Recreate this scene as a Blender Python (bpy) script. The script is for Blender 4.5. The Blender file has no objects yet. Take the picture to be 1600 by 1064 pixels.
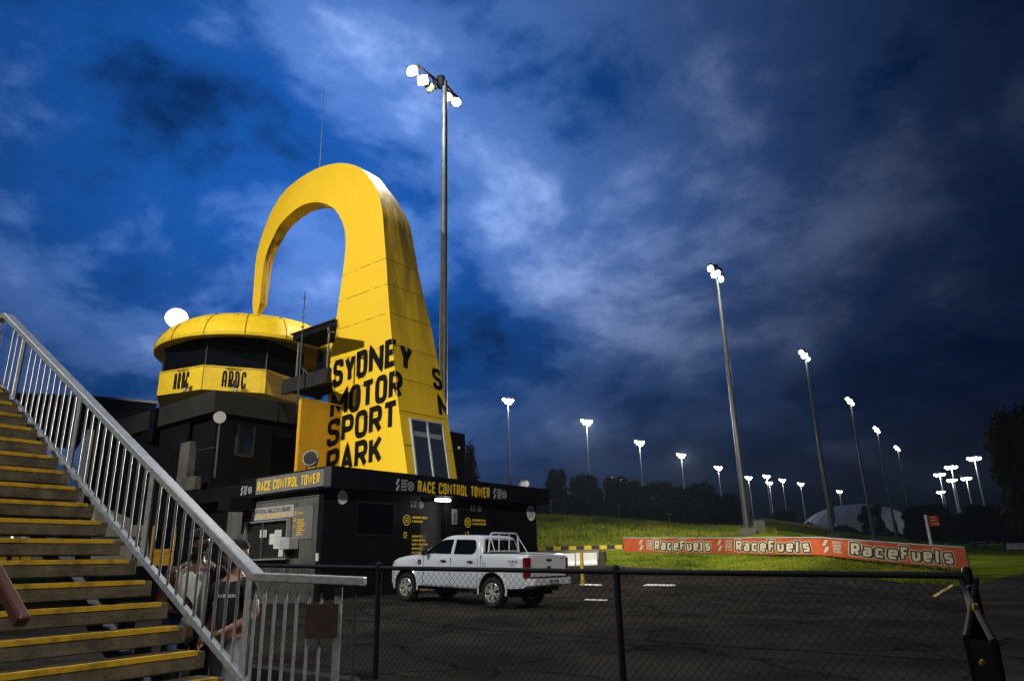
import bpy, bmesh, math, random
from math import sin, cos, tan, radians, pi, hypot, atan2, degrees
from mathutils import Vector, Matrix
V = Vector
rnd = random.Random(7)
S = bpy.context.scene
COL = S.collection

# ------------------------------------------------------------------ camera
H, PITCH, ROLL, FPX, AZ = 1.07, radians(17.6), radians(1.45), 1095.0, radians(38)
_R0 = V((1, 0, 0)); _U0 = V((0, -sin(PITCH), cos(PITCH))); FW = V((0, cos(PITCH), sin(PITCH)))
RT = _R0 * cos(ROLL) - _U0 * sin(ROLL); UPV = _U0 * cos(ROLL) + _R0 * sin(ROLL)
C0 = V((0, 0, H))
cd = bpy.data.cameras.new('camera'); cam = bpy.data.objects.new('camera', cd); COL.objects.link(cam)
cd.sensor_width = 36; cd.lens = FPX / 1600 * 36; cd.clip_start = .05; cd.clip_end = 5000
m = Matrix.Identity(4)
for i in range(3):
    m[i][0] = RT[i]; m[i][1] = UPV[i]; m[i][2] = -FW[i]; m[i][3] = C0[i]
cam.matrix_world = m; S.camera = cam

# ------------------------------------------------------------------ render / exposure
S.view_settings.view_transform = 'Standard'; S.view_settings.look = 'None'
S.view_settings.exposure = 0.0; S.view_settings.gamma = 1
S.cycles.use_denoising = True
S.cycles.max_bounces = 5; S.cycles.diffuse_bounces = 2; S.cycles.glossy_bounces = 3
S.cycles.sample_clamp_indirect = 3.0

# ------------------------------------------------------------------ sky
SKY_STRENGTH = 0.13; OX, OY = 5.5, 2.7
w = bpy.data.worlds.new('World'); S.world = w; w.use_nodes = True
nt = w.node_tree; N = nt.nodes; Lk = nt.links; N.clear()
def nn(t, **k):
    n = N.new(t)
    for a, b in k.items(): setattr(n, a, b)
    return n
def mth(op, a, b=None, c=None):
    n = N.new('ShaderNodeMath'); n.operation = op
    for i, x in enumerate((a, b, c)):
        if x is None: continue
        if hasattr(x, 'links'): Lk.new(x, n.inputs[i])
        else: n.inputs[i].default_value = x
    return n.outputs[0]
tc = nn('ShaderNodeTexCoord'); sep = nn('ShaderNodeSeparateXYZ'); Lk.new(tc.outputs['Generated'], sep.inputs[0])
X_, Y_, Z_ = sep.outputs
zz = mth('ADD', mth('MAXIMUM', Z_, 0.0), 0.36)
cmb = nn('ShaderNodeCombineXYZ'); Lk.new(mth('DIVIDE', X_, zz), cmb.inputs[0]); Lk.new(mth('DIVIDE', Y_, zz), cmb.inputs[1])
cmb.inputs[2].default_value = 3.7
def noise(sc, det, rough, dist, off):
    mp = nn('ShaderNodeMapping'); mp.inputs['Location'].default_value = off
    mp.inputs['Scale'].default_value = (1.0, 1.0, 1.0); mp.inputs['Rotation'].default_value = (0, 0, .5)
    Lk.new(cmb.outputs[0], mp.inputs[0])
    n = nn('ShaderNodeTexNoise'); Lk.new(mp.outputs[0], n.inputs['Vector'])
    n.inputs['Scale'].default_value = sc; n.inputs['Detail'].default_value = det
    n.inputs['Roughness'].default_value = rough; n.inputs['Distortion'].default_value = dist
    return n.outputs['Fac']
n1 = noise(1.75, 8, .55, .3, (OX, OY, 0)); n2 = noise(4.8, 7, .6, .3, (7.3 + OX, 2.2, 1))
n3 = noise(0.7, 2, .5, 0, (1.3, 5.2, 2))
cl = mth('ADD', mth('MULTIPLY', n1, .79), mth('MULTIPLY', n2, .21))
ramp = nn('ShaderNodeValToRGB'); Lk.new(cl, ramp.inputs[0])
cr = ramp.color_ramp; cr.interpolation = 'EASE'
cr.elements[0].position = .34; cr.elements[0].color = (.0008, .014, .066, 1)
cr.elements[1].position = .655; cr.elements[1].color = (.25, .37, .72, 1)
e = cr.elements.new(.44); e.color = (.0045, .050, .215, 1)
e = cr.elements.new(.52); e.color = (.05, .125, .36, 1)
# dusk light: the sky is brighter towards the upper left, fading to the right and the horizon
dn = nn('ShaderNodeVectorMath', operation='DOT_PRODUCT'); Lk.new(tc.outputs['Generated'], dn.inputs[0])
_d = V((-.26, .80, .50)).normalized(); dn.inputs[1].default_value = _d
g = mth('POWER', mth('MAXIMUM', dn.outputs['Value'], 0.02), 8.5)
g = mth('ADD', mth('MULTIPLY', g, 1.78), .04)
g = mth('MULTIPLY', g, mth('ADD', mth('MULTIPLY', n3, 1.6), .2))
g = mth('MULTIPLY', g, mth('MINIMUM', mth('ADD', mth('MULTIPLY', mth('MAXIMUM', Z_, 0.0), 2.7), .07), 1.2))
sky = nn('ShaderNodeTexSky'); sky.sky_type = 'NISHITA'; sky.sun_disc = False
sky.sun_elevation = radians(1.0); sky.sun_rotation = radians(-110); sky.air_density = 1.3; sky.ozone_density = 5
hs = nn('ShaderNodeMix', data_type='RGBA', blend_type='MULTIPLY'); hs.inputs[0].default_value = 1
Lk.new(sky.outputs[0], hs.inputs[6]); hs.inputs[7].default_value = (.01, .04, .12, 1)
vm = nn('ShaderNodeVectorMath', operation='SCALE'); Lk.new(ramp.outputs[0], vm.inputs[0]); Lk.new(mth('MULTIPLY', g, 1 / SKY_STRENGTH), vm.inputs['Scale'])
ad = nn('ShaderNodeVectorMath', operation='ADD'); Lk.new(vm.outputs[0], ad.inputs[0]); Lk.new(hs.outputs[2], ad.inputs[1])
bg = nn('ShaderNodeBackground'); Lk.new(ad.outputs[0], bg.inputs[0]); bg.inputs[1].default_value = SKY_STRENGTH
wo = nn('ShaderNodeOutputWorld'); Lk.new(bg.outputs[0], wo.inputs[0])

# ------------------------------------------------------------------ pixel helpers (calibration of the site survey)
def ray(x, y): return RT * ((x - 800) / FPX) - UPV * ((y - 532) / FPX) + FW
def atY(x, y, Y): d = ray(x, y); return C0 + d * (Y / d.y)
def atD(x, y, D): d = ray(x, y); return C0 + d * (D / hypot(d.x, d.y))
def onpl(x, y, p0, n): d = ray(x, y); return C0 + d * ((V(p0) - C0).dot(n) / d.dot(n))
u = V((sin(AZ), cos(AZ), 0)); v = V((-cos(AZ), sin(AZ), 0)); Z = V((0, 0, 1))
def az_of(px):
    d = ray(px, 875); return atan2(d.x, d.y)

# ------------------------------------------------------------------ materials
MATS = {}
def mat(name, col, rough=.6, metal=0, var=0, vs=3, bump=0, bs=40, col2=None, emit=None, es=0, coat=0, spec=.5, stretch=(1, 1, 1), lo=.35, hi=.65, det=6, alpha=1, trans=0):
    if name in MATS: return MATS[name]
    m = bpy.data.materials.new(name); m.use_nodes = True; t = m.node_tree; b = t.nodes['Principled BSDF']
    b.inputs['Base Color'].default_value = (*col, 1); b.inputs['Roughness'].default_value = rough
    b.inputs['Metallic'].default_value = metal; b.inputs['Coat Weight'].default_value = coat
    b.inputs['Specular IOR Level'].default_value = spec; b.inputs['Coat Roughness'].default_value = .08
    if alpha < 1: b.inputs['Alpha'].default_value = alpha
    if trans: b.inputs['Transmission Weight'].default_value = trans
    if emit: b.inputs['Emission Color'].default_value = (*emit, 1); b.inputs['Emission Strength'].default_value = es
    if var or col2 or bump:
        tc = t.nodes.new('ShaderNodeTexCoord'); mp = t.nodes.new('ShaderNodeMapping'); mp.inputs['Scale'].default_value = stretch
        t.links.new(tc.outputs['Object'], mp.inputs[0])
    if var or col2:
        n = t.nodes.new('ShaderNodeTexNoise'); n.inputs['Scale'].default_value = vs; n.inputs['Detail'].default_value = det
        n.inputs['Roughness'].default_value = .6
        t.links.new(mp.outputs[0], n.inputs['Vector'])
        r = t.nodes.new('ShaderNodeValToRGB'); r.color_ramp.elements[0].position = lo; r.color_ramp.elements[1].position = hi
        c2 = col2 if col2 else tuple(max(0, x * (1 + var)) for x in col)
        c1 = col if col2 else tuple(max(0, x * (1 - var)) for x in col)
        r.color_ramp.elements[0].color = (*c1, 1); r.color_ramp.elements[1].color = (*c2, 1)
        t.links.new(n.outputs['Fac'], r.inputs[0]); t.links.new(r.outputs[0], b.inputs['Base Color'])
        mr = t.nodes.new('ShaderNodeMapRange'); mr.inputs['To Min'].default_value = max(0, rough - .12); mr.inputs['To Max'].default_value = min(1, rough + .12)
        t.links.new(n.outputs['Fac'], mr.inputs[0]); t.links.new(mr.outputs[0], b.inputs['Roughness'])
    if bump:
        n = t.nodes.new('ShaderNodeTexNoise'); n.inputs['Scale'].default_value = bs; n.inputs['Detail'].default_value = 8
        t.links.new(mp.outputs[0], n.inputs['Vector'])
        bp = t.nodes.new('ShaderNodeBump'); bp.inputs['Strength'].default_value = bump; bp.inputs['Distance'].default_value = .02
        t.links.new(n.outputs['Fac'], bp.inputs['Height']); t.links.new(bp.outputs[0], b.inputs['Normal'])
    MATS[name] = m; return m

def arch_mat():
    m = bpy.data.materials.new('yellow_paint_panels'); m.use_nodes = True; t = m.node_tree; b = t.nodes['Principled BSDF']
    nd = t.nodes; lk = t.links
    geo = nd.new('ShaderNodeNewGeometry'); sp = nd.new('ShaderNodeSeparateXYZ'); lk.new(geo.outputs['Position'], sp.inputs[0])
    # streaks of grime running down: noise stretched in z, only on faces turned towards -v (rain side)
    mp = nd.new('ShaderNodeMapping'); mp.inputs['Scale'].default_value = (2.2, 2.2, .16); lk.new(geo.outputs['Position'], mp.inputs[0])
    n = nd.new('ShaderNodeTexNoise'); n.inputs['Scale'].default_value = 1.0; n.inputs['Detail'].default_value = 8; n.inputs['Roughness'].default_value = .65
    lk.new(mp.outputs[0], n.inputs['Vector'])
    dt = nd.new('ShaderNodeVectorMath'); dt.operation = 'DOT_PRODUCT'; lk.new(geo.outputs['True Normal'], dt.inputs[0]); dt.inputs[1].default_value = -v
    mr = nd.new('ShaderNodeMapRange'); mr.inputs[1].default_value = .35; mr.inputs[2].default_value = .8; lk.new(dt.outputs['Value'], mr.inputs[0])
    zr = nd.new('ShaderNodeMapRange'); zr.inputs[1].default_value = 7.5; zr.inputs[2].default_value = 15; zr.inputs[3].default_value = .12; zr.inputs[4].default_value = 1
    lk.new(sp.outputs[2], zr.inputs[0])
    r = nd.new('ShaderNodeValToRGB'); r.color_ramp.elements[0].position = .36; r.color_ramp.elements[1].position = .68
    lk.new(n.outputs['Fac'], r.inputs[0])
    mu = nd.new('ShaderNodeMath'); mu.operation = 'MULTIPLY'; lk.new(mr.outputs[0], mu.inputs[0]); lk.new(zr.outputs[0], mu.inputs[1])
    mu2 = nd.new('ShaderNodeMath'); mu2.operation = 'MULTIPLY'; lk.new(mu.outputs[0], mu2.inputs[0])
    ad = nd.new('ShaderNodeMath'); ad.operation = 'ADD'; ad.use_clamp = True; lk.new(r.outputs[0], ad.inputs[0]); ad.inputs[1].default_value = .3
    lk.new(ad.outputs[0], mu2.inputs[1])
    n2 = nd.new('ShaderNodeTexNoise'); n2.inputs['Scale'].default_value = .6; n2.inputs['Detail'].default_value = 5; lk.new(geo.outputs['Position'], n2.inputs['Vector'])
    mx = nd.new('ShaderNodeMix'); mx.data_type = 'RGBA'; lk.new(n2.outputs['Fac'], mx.inputs[0])
    mx.inputs[6].default_value = (.74, .46, .004, 1); mx.inputs[7].default_value = (.86, .57, .012, 1)
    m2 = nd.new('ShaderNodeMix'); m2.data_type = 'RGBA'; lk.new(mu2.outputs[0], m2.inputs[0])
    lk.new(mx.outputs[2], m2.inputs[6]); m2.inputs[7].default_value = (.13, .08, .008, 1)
    lk.new(m2.outputs[2], b.inputs['Base Color']); b.inputs['Roughness'].default_value = .55
    MATS['yellow_paint_panels'] = m; return m

M_asph = mat('asphalt', (.042, .037, .031), .9, var=.35, vs=.55, bump=.6, bs=45, spec=.06)
M_asph.node_tree.nodes['Principled BSDF'].inputs['IOR'].default_value = 1.0
def crack_asphalt(m):
    t = m.node_tree; b = t.nodes['Principled BSDF']; src = b.inputs['Base Color'].links[0].from_socket
    geo = t.nodes.new('ShaderNodeNewGeometry'); n = t.nodes.new('ShaderNodeTexNoise'); n.inputs['Scale'].default_value = 1.1; n.inputs['Detail'].default_value = 4; t.links.new(geo.outputs['Position'], n.inputs['Vector'])
    ad = t.nodes.new('ShaderNodeVectorMath'); ad.operation = 'ADD'; t.links.new(geo.outputs['Position'], ad.inputs[0]); t.links.new(n.outputs['Color'], ad.inputs[1])
    vo = t.nodes.new('ShaderNodeTexVoronoi'); vo.feature = 'DISTANCE_TO_EDGE'; vo.inputs['Scale'].default_value = .30; t.links.new(ad.outputs[0], vo.inputs['Vector'])
    r = t.nodes.new('ShaderNodeValToRGB'); r.color_ramp.elements[0].position = .004; r.color_ramp.elements[0].color = (.35, .35, .35, 1); r.color_ramp.elements[1].position = .012; r.color_ramp.elements[1].color = (1, 1, 1, 1); t.links.new(vo.outputs['Distance'], r.inputs[0])
    v2 = t.nodes.new('ShaderNodeTexVoronoi'); v2.inputs['Scale'].default_value = .16; v2.feature = 'F1'; v2.distance = 'CHEBYCHEV'; t.links.new(geo.outputs['Position'], v2.inputs['Vector'])
    mr = t.nodes.new('ShaderNodeMapRange'); t.links.new(v2.outputs['Color'], mr.inputs[0]); mr.inputs['To Min'].default_value = .72; mr.inputs['To Max'].default_value = 1.25
    ns = t.nodes.new('ShaderNodeTexNoise'); ns.inputs['Scale'].default_value = 2.2; ns.inputs['Detail'].default_value = 3; t.links.new(geo.outputs['Position'], ns.inputs['Vector'])
    rs = t.nodes.new('ShaderNodeValToRGB'); rs.color_ramp.elements[0].position = .28; rs.color_ramp.elements[0].color = (.75, .75, .75, 1); rs.color_ramp.elements[1].position = .36; rs.color_ramp.elements[1].color = (1, 1, 1, 1); t.links.new(ns.outputs['Fac'], rs.inputs[0])
    cur = src
    for o in (r.outputs[0], mr.outputs[0], rs.outputs[0]):
        mx = t.nodes.new('ShaderNodeMix'); mx.data_type = 'RGBA'; mx.blend_type = 'MULTIPLY'; mx.inputs[0].default_value = 1; t.links.new(cur, mx.inputs[6]); t.links.new(o, mx.inputs[7]); cur = mx.outputs[2]
    t.links.new(cur, b.inputs['Base Color'])
crack_asphalt(M_asph)
M_grass = mat('grass_ground', (.045, .075, .004), .95, col2=(.15, .18, .012), vs=.35, bump=.6, bs=9, stretch=(1, 1, 2.2), spec=.1)
M_grass.node_tree.nodes['Principled BSDF'].inputs['IOR'].default_value = 1.0
M_blade = mat('grass_blade', (.06, .10, .005), .8, col2=(.27, .27, .02), vs=.35, spec=.2)
M_conc = mat('concrete', (.20, .19, .16), .85, var=.3, vs=4, bump=.4, bs=30)
M_tread = mat('tread_concrete', (.125, .10, .062), .9, var=.42, vs=7, bump=.7, bs=38)
M_pale = mat('pale_concrete', (.36, .34, .29), .8, var=.12, vs=2, bump=.2)
M_black = mat('black_cladding', (.0045, .0045, .006), .6, var=.3, vs=1.5, spec=.15)
M_char = mat('charcoal_wall', (.085, .08, .07), .75, var=.4, vs=1.1, bump=.15, bs=12)
M_char_lit = mat('charcoal_lit_sign', (.15, .145, .13), .6, var=.12, vs=1)
M_glass = mat('dark_glass', (.004, .005, .007), .12, spec=.4)
M_galv = mat('galvanised_steel', (.40, .42, .42), .45, .35, var=.22, vs=22, bump=.08, bs=60)
M_galvd = mat('pole_steel', (.10, .105, .105), .5, .6, var=.15, vs=3)
M_galv_lit = mat('lit_pole_steel', (.55, .56, .56), .55, .1)  # pole steel made paler: lamp light on the far shafts put into its colour
M_yel = arch_mat()
M_yroof = mat('yellow_roof_paint', (.80, .54, .012), .5, var=.08, vs=3)
M_oran = mat('orange_yellow_panel', (.62, .33, .008), .55, var=.07, vs=1.5)
M_ynose = mat('yellow_nosing', (.26, .15, .012), .75, col2=(.62, .37, .008), vs=7, lo=.30, hi=.52, bump=.3, bs=50)
M_ltr = mat('black_lettering', (.004, .004, .0045), .7, spec=.12)
M_ylt = mat('yellow_lettering', (.85, .56, .03), .5)
M_wht = mat('white_paint', (.72, .72, .72), .5)
M_truck = mat('white_car_paint', (.66, .68, .70), .2, coat=.7, var=.03, vs=2)
M_blk = mat('black_rubber', (.012, .012, .013), .75)
M_blkpl = mat('black_plastic', (.014, .014, .016), .4)
M_fence = mat('black_powder_coat', (.006, .006, .007), .65, spec=.2)
M_rim = mat('alloy', (.85, .82, .70), .35, .6)
M_red = mat('red_lens', (.17, .005, .007), .12, coat=.6)
M_amber = mat('amber_lens', (.5, .18, .05), .2)
M_ban = mat('orange_banner_vinyl', (.50, .085, .020), .55, var=.2, vs=1.2, bump=.4, bs=3)
M_cream = mat('cream_print', (.62, .55, .38), .6)
M_brown = mat('brown_print', (.06, .03, .018), .6)
M_lamp = mat('floodlight_lens', (1, 1, 1), .3, emit=(.93, .95, 1), es=14)
M_lampf = mat('floodlight_lens_warm', (1, 1, 1), .3, emit=(1, .98, .95), es=22)
M_dim = mat('unlit_lens', (.30, .24, .12), .2)
M_bulk = mat('bulkhead_lens', (1, 1, 1), .3, emit=(1, .92, .93), es=6)
M_leaf = mat('dark_foliage', (.008, .011, .005), .9, var=.5, vs=.8, spec=.1)
M_bark = mat('bark', (.05, .045, .035), .9, var=.3, vs=4)
M_dome = mat('dome_fabric', (.30, .34, .42), .7, var=.08, vs=.3)
M_paper = mat('paper', (.60, .62, .56), .7)
M_silver = mat('silver_print', (.45, .46, .48), .4)

HAZE = .00011
# ------------------------------------------------------------------ object helpers
OFF = {}
def tag(o, label=None, cat=None, group=None, kind=None):
    if label: o['label'] = label
    if cat: o['category'] = cat
    if group: o['group'] = group
    if kind: o['kind'] = kind
    return o
def empty(name, loc, label=None, cat=None, group=None, rz=0):
    o = bpy.data.objects.new(name, None); COL.objects.link(o); o.location = loc; o.rotation_euler.z = rz
    o.empty_display_size = .2
    OFF[o.name] = V(loc); return tag(o, label, cat, group)
class MB:
    def __init__(s): s.v = []; s.f = []; s.sm = False
    def add(s, vs, fs):
        k = len(s.v); s.v += [V(p) for p in vs]; s.f += [tuple(i + k for i in f) for f in fs]; return s
    def box(s, c, ax, ay, az):      # centre and three half-axis vectors
        c, ax, ay, az = V(c), V(ax), V(ay), V(az)
        vs = [c + ax * i + ay * j + az * k for i in (-1, 1) for j in (-1, 1) for k in (-1, 1)]
        return s.add(vs, [(0, 1, 3, 2), (4, 6, 7, 5), (0, 4, 5, 1), (2, 3, 7, 6), (0, 2, 6, 4), (1, 5, 7, 3)])
    def bx(s, x0, x1, y0, y1, z0, z1):
        return s.box(((x0 + x1) / 2, (y0 + y1) / 2, (z0 + z1) / 2), ((x1 - x0) / 2, 0, 0), (0, (y1 - y0) / 2, 0), (0, 0, (z1 - z0) / 2))
    def bar(s, p, q, wd, ht, up=Z):
        p, q = V(p), V(q); d = (q - p); a = d.cross(up).normalized(); b = a.cross(d).normalized()
        return s.box((p + q) / 2, d / 2, a * wd / 2, b * ht / 2)
    def tube(s, pts, r, n=8, r2=None, caps=True):
        pts = [V(p) for p in pts]; k = len(s.v); rs = r if isinstance(r, (list, tuple)) else [r + ((r2 - r) * i / (len(pts) - 1) if r2 is not None else 0) for i in range(len(pts))]
        ref = None
        for i, p in enumerate(pts):
            d = (pts[min(i + 1, len(pts) - 1)] - pts[max(i - 1, 0)]).normalized()
            if ref is None: ref = V((0, 0, 1)) if abs(d.z) < .9 else V((1, 0, 0))
            a = d.cross(ref).normalized(); b = d.cross(a).normalized(); ref = -b if False else ref
            for j in range(n):
                t = 2 * pi * j / n; s.v.append(p + (a * cos(t) + b * sin(t)) * rs[i])
        for i in range(len(pts) - 1):
            for j in range(n):
                s.f.append((k + i * n + j, k + i * n + (j + 1) % n, k + (i + 1) * n + (j + 1) % n, k + (i + 1) * n + j))
        if caps:
            s.f.append(tuple(k + j for j in reversed(range(n)))); s.f.append(tuple(k + (len(pts) - 1) * n + j for j in range(n)))
        return s
    def prism(s, poly, d):          # planar polygon pushed by vector d
        k = len(s.v); n = len(poly); s.v += [V(p) for p in poly] + [V(p) + V(d) for p in poly]
        s.f.append(tuple(k + i for i in range(n))); s.f.append(tuple(k + n + i for i in reversed(range(n))))
        for i in range(n): s.f.append((k + i, k + n + i, k + n + (i + 1) % n, k + (i + 1) % n))
        return s
    def ball(s, c, r, n=12, mtx=None, sq=(1, 1, 1)):
        k = len(s.v); c = V(c); m_ = n // 2
        for i in range(m_ + 1):
            for j in range(n):
                p = V((sin(pi * i / m_) * cos(2 * pi * j / n) * sq[0], sin(pi * i / m_) * sin(2 * pi * j / n) * sq[1], cos(pi * i / m_) * sq[2])) * r
                s.v.append(c + (mtx @ p if mtx else p))
        for i in range(m_):
            for j in range(n): s.f.append((k + i * n + j, k + (i + 1) * n + j, k + (i + 1) * n + (j + 1) % n, k + i * n + (j + 1) % n))
        return s
    def build(s, name, material, parent=None, smooth=False, world=True, fix=True):
        me = bpy.data.meshes.new(name); o_ = V((0, 0, 0))
        if parent is not None and world: o_ = OFF.get(parent.name, V((0, 0, 0)))
        me.from_pydata([tuple(p - o_) for p in s.v], [], s.f); me.validate()
        if fix:
            b = bmesh.new(); b.from_mesh(me); bmesh.ops.remove_doubles(b, verts=b.verts, dist=1e-5)
            bmesh.ops.recalc_face_normals(b, faces=b.faces); b.to_mesh(me); b.free()
        me.materials.append(material)
        if smooth:
            me.polygons.foreach_set('use_smooth', [True] * len(me.polygons))
            try: me.set_sharp_from_angle(angle=radians(38))
            except Exception: pass
        o = bpy.data.objects.new(name, me); COL.objects.link(o)
        if parent is not None: o.parent = parent; OFF[o.name] = o_
        return o
def bevel(o, w_, seg=2, ang=40):
    mm = o.modifiers.new('bevel', 'BEVEL'); mm.width = w_; mm.segments = seg; mm.limit_method = 'ANGLE'; mm.angle_limit = radians(ang); return o
def kids(o): return [c for c in bpy.data.objects if c.parent == o]
TREE = {}
def copy_tree(o, parent=None):
    c = o.copy(); COL.objects.link(c)
    if parent is not None: c.parent = parent
    for ch in TREE.setdefault(o.name, kids(o)): copy_tree(ch, c)
    return c

# ------------------------------------------------------------------ stroke lettering
G = {
 'A': [[(0, 0), (.5, 1), (1, 0)], [(.17, .27), (.83, .27)]],
 'B': [[(0, 0), (0, 1), ('r', 1, 1), ('r', 1, .53), (0, .53)], [(0, .53), ('r', 1, .53), ('r', 1, 0), (0, 0)]],
 'C': [[(1, .7), ('r', 1, 1), ('r', 0, 1), ('r', 0, 0), ('r', 1, 0), (1, .3)]],
 'D': [[(0, 0), (0, 1), ('r', 1, 1), ('r', 1, 0), (0, 0)]],
 'E': [[(1, 1), (0, 1), (0, 0), (1, 0)], [(0, .52), (.85, .52)]],
 'F': [[(1, 1), (0, 1), (0, 0)], [(0, .5), (.85, .5)]],
 'G': [[(1, .72), ('r', 1, 1), ('r', 0, 1), ('r', 0, 0), ('r', 1, 0), (1, .48), (.55, .48)]],
 'I': [[(.5, 0), (.5, 1)]], 'L': [[(0, 1), (0, 0), (1, 0)]],
 'K': [[(0, 0), (0, 1)], [(1, 1), (.08, .38)], [(.36, .6), (1, 0)]],
 'M': [[(0, 0), (0, 1), (.5, .3), (1, 1), (1, 0)]], 'N': [[(0, 0), (0, 1), (1, 0), (1, 1)]],
 'O': [[('r', 0, 0), ('r', 0, 1), ('r', 1, 1), ('r', 1, 0), ('r', 0, 0)]],
 'P': [[(0, 0), (0, 1), ('r', 1, 1), ('r', 1, .44), (0, .44)]],
 'R': [[(0, 0), (0, 1), ('r', 1, 1), ('r', 1, .46), (0, .46)], [(.5, .46), (1, 0)]],
 'S': [[(1, .74), ('r', 1, 1), ('r', 0, 1), ('r', 0, .56), ('r', 1, .44), ('r', 1, 0), ('r', 0, 0), (0, .26)]],
 'T': [[(-.08, 1), (1.08, 1)], [(.5, 1), (.5, 0)]], 'U': [[(0, 1), ('r', 0, 0), ('r', 1, 0), (1, 1)]],
 'W': [[(0, 1), (.24, 0), (.5, .85), (.76, 0), (1, 1)]], 'Y': [[(0, 1), (.5, .42), (1, 1)], [(.5, .46), (.5, 0)]],
 '^': [[(0, 0), ('r', 0, 1), ('r', 1, 1), (1, 0)], [(0, .38), (1, .38)]],
 'X': [[(0, 0), (1, 1)], [(0, 1), (1, 0)]], '1': [[(.2, .8), (.55, 1), (.55, 0)]],
 '2': [[(0, .74), ('r', 0, 1), ('r', 1, 1), ('r', 1, .6), (0, 0), (1, 0)]],
 '3': [[(0, 1), ('r', 1, 1), ('r', 1, .53), (.3, .53)], [(.3, .53), ('r', 1, .53), ('r', 1, 0), (0, 0)]],
 '4': [[(.75, 0), (.75, 1), (0, .3), (1, .3)]], '/': [[(0, 0), (1, 1)]], '>': [[(0, 1), (1, .5), (0, 0)]],
 'a': [[(0, .7), ('r', 1, .7), (1, 0)], [(1, .38), ('r', 0, .38), ('r', 0, 0), (1, 0)]],
 'c': [[(1, .7), ('r', 0, .7), ('r', 0, 0), (1, 0)]],
 'e': [[(0, .36), (1, .36), ('r', 1, .7), ('r', 0, .7), ('r', 0, 0), (1, 0)]],
 'u': [[(0, .7), ('r', 0, 0), ('r', 1, 0)], [(1, .7), (1, 0)]],
 'l': [[(.1, 1), ('r', .1, 0), (.8, 0)]],
 's': [[(1, .7), ('r', 0, .7), ('r', 0, .36), ('r', 1, .36), ('r', 1, 0), (0, 0)]],
}
def _round(pts, r):
    out = []
    P = [(p[-2], p[-1], len(p) == 3) for p in pts]; closed = P[0][:2] == P[-1][:2] and P[0][2]
    if closed: P = P[:-1]
    n = len(P)
    for i, (x, y, fl) in enumerate(P):
        if fl and (closed or 0 < i < n - 1):
            a = V(P[i - 1][:2]); b = V((x, y)); c = V(P[(i + 1) % n][:2])
            la, lc = (a - b).length, (c - b).length; ra, rc = min(r, la * .48), min(r, lc * .48)
            p = b + (a - b) / la * ra; q = b + (c - b) / lc * rc
            for k in range(5):
                t = k / 4; out.append((p * (1 - t) ** 2 + b * 2 * t * (1 - t) + q * t * t)[:])
        else: out.append((x, y))
    return out, closed
def stroke(mb, pts, t, f, closed=False, lift=0, sub=0):
    P = [V(p) for p in pts]; n = len(P)
    if sub:
        Q = []
        for i in range(n if closed else n - 1):
            a, b = P[i], P[(i + 1) % n]; k = max(1, int((b - a).length / sub))
            Q += [a + (b - a) * j / k for j in range(k)]
        if not closed: Q.append(P[-1])
        P = Q; n = len(P)
    L = []; Rr = []
    for i in range(n):
        d0 = (P[i] - P[i - 1]).normalized() if (closed or i > 0) else None
        d1 = (P[(i + 1) % n] - P[i]).normalized() if (closed or i < n - 1) else None
        d0 = d0 or d1; d1 = d1 or d0
        n0 = V((-d0.y, d0.x)); n1 = V((-d1.y, d1.x)); mm = (n0 + n1)
        if mm.length < 1e-4: mm = n0
        mm.normalize(); k = min(1.9, 1 / max(.3, mm.dot(n0)))
        L.append(P[i] + mm * t / 2 * k); Rr.append(P[i] - mm * t / 2 * k)
    k0 = len(mb.v); w3 = 3 if sub else 2
    for i in range(n):
        for j in range(w3):
            q = L[i] + (Rr[i] - L[i]) * j / (w3 - 1); mb.v.append(V(f(q.x, q.y, lift)))
    for i in range(n if closed else n - 1):
        a = k0 + i * w3; b = k0 + ((i + 1) % n) * w3
        for j in range(w3 - 1): mb.f.append((a + j, a + j + 1, b + j + 1, b + j))
def text(mb, s, f, h, width, t=.17, gap=.15, lw=.5, ex=0, skew=0, sub=0, rr=.28):
    """s set in height h and total width; t: stroke/height; ex: extra stroke growth (outlines)"""
    ws = {'I': .0, ' ': .32, 'M': lw * 1.5, 'W': lw * 1.6, 'N': lw * 1.28, '1': .3, 'l': lw * .62, 'L': lw * .85}
    adv = [(ws.get(c, lw) if c != 'I' else t) for c in s]
    tot = sum(adv) + gap * t / .17 * (len(s) - 1) * .5; k = width / (tot * h)
    x = 0
    for c, a in zip(s, adv):
        if c in G:
            for pi_, pl in enumerate(G[c]):
                cw = max(a - t / k, .001)
                pts, cl_ = _round(pl, rr)
                q = [((x + (t / k / 2) + px_ * cw) * h * k, (t / 2 + py_ * (1 - t)) * h) for px_, py_ in pts]
                q = [(qx + qy * skew, qy) for qx, qy in q]
                if ex and not cl_:
                    a0 = V(q[0]) - V(q[1]); a1 = V(q[-1]) - V(q[-2])
                    q[0] = tuple(V(q[0]) + a0.normalized() * ex / 2); q[-1] = tuple(V(q[-1]) + a1.normalized() * ex / 2)
                stroke(mb, q, t * h + ex, f, cl_, lift=pi_ * .0012, sub=sub)
        x += a + gap * t / .17 * .5
def flat(o, ex, ez, n, base=.006):
    o, ex, ez, n = V(o), V(ex), V(ez), V(n)
    return lambda x, y, l=0: o + ex * x + ez * y + n * (base + l)
def slashes(mb, f, x, y, h):
    for (dx, dy) in ((.0, .52), (.02, .0)):
        q = [(x + dx * h, y + dy * h), (x + (dx + .22) * h, y + dy * h), (x + (dx + .44) * h, y + (dy + .46) * h), (x + (dx + .22) * h, y + (dy + .46) * h)]
        mb.add([f(*p) for p in q], [(0, 1, 2, 3)])
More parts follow.
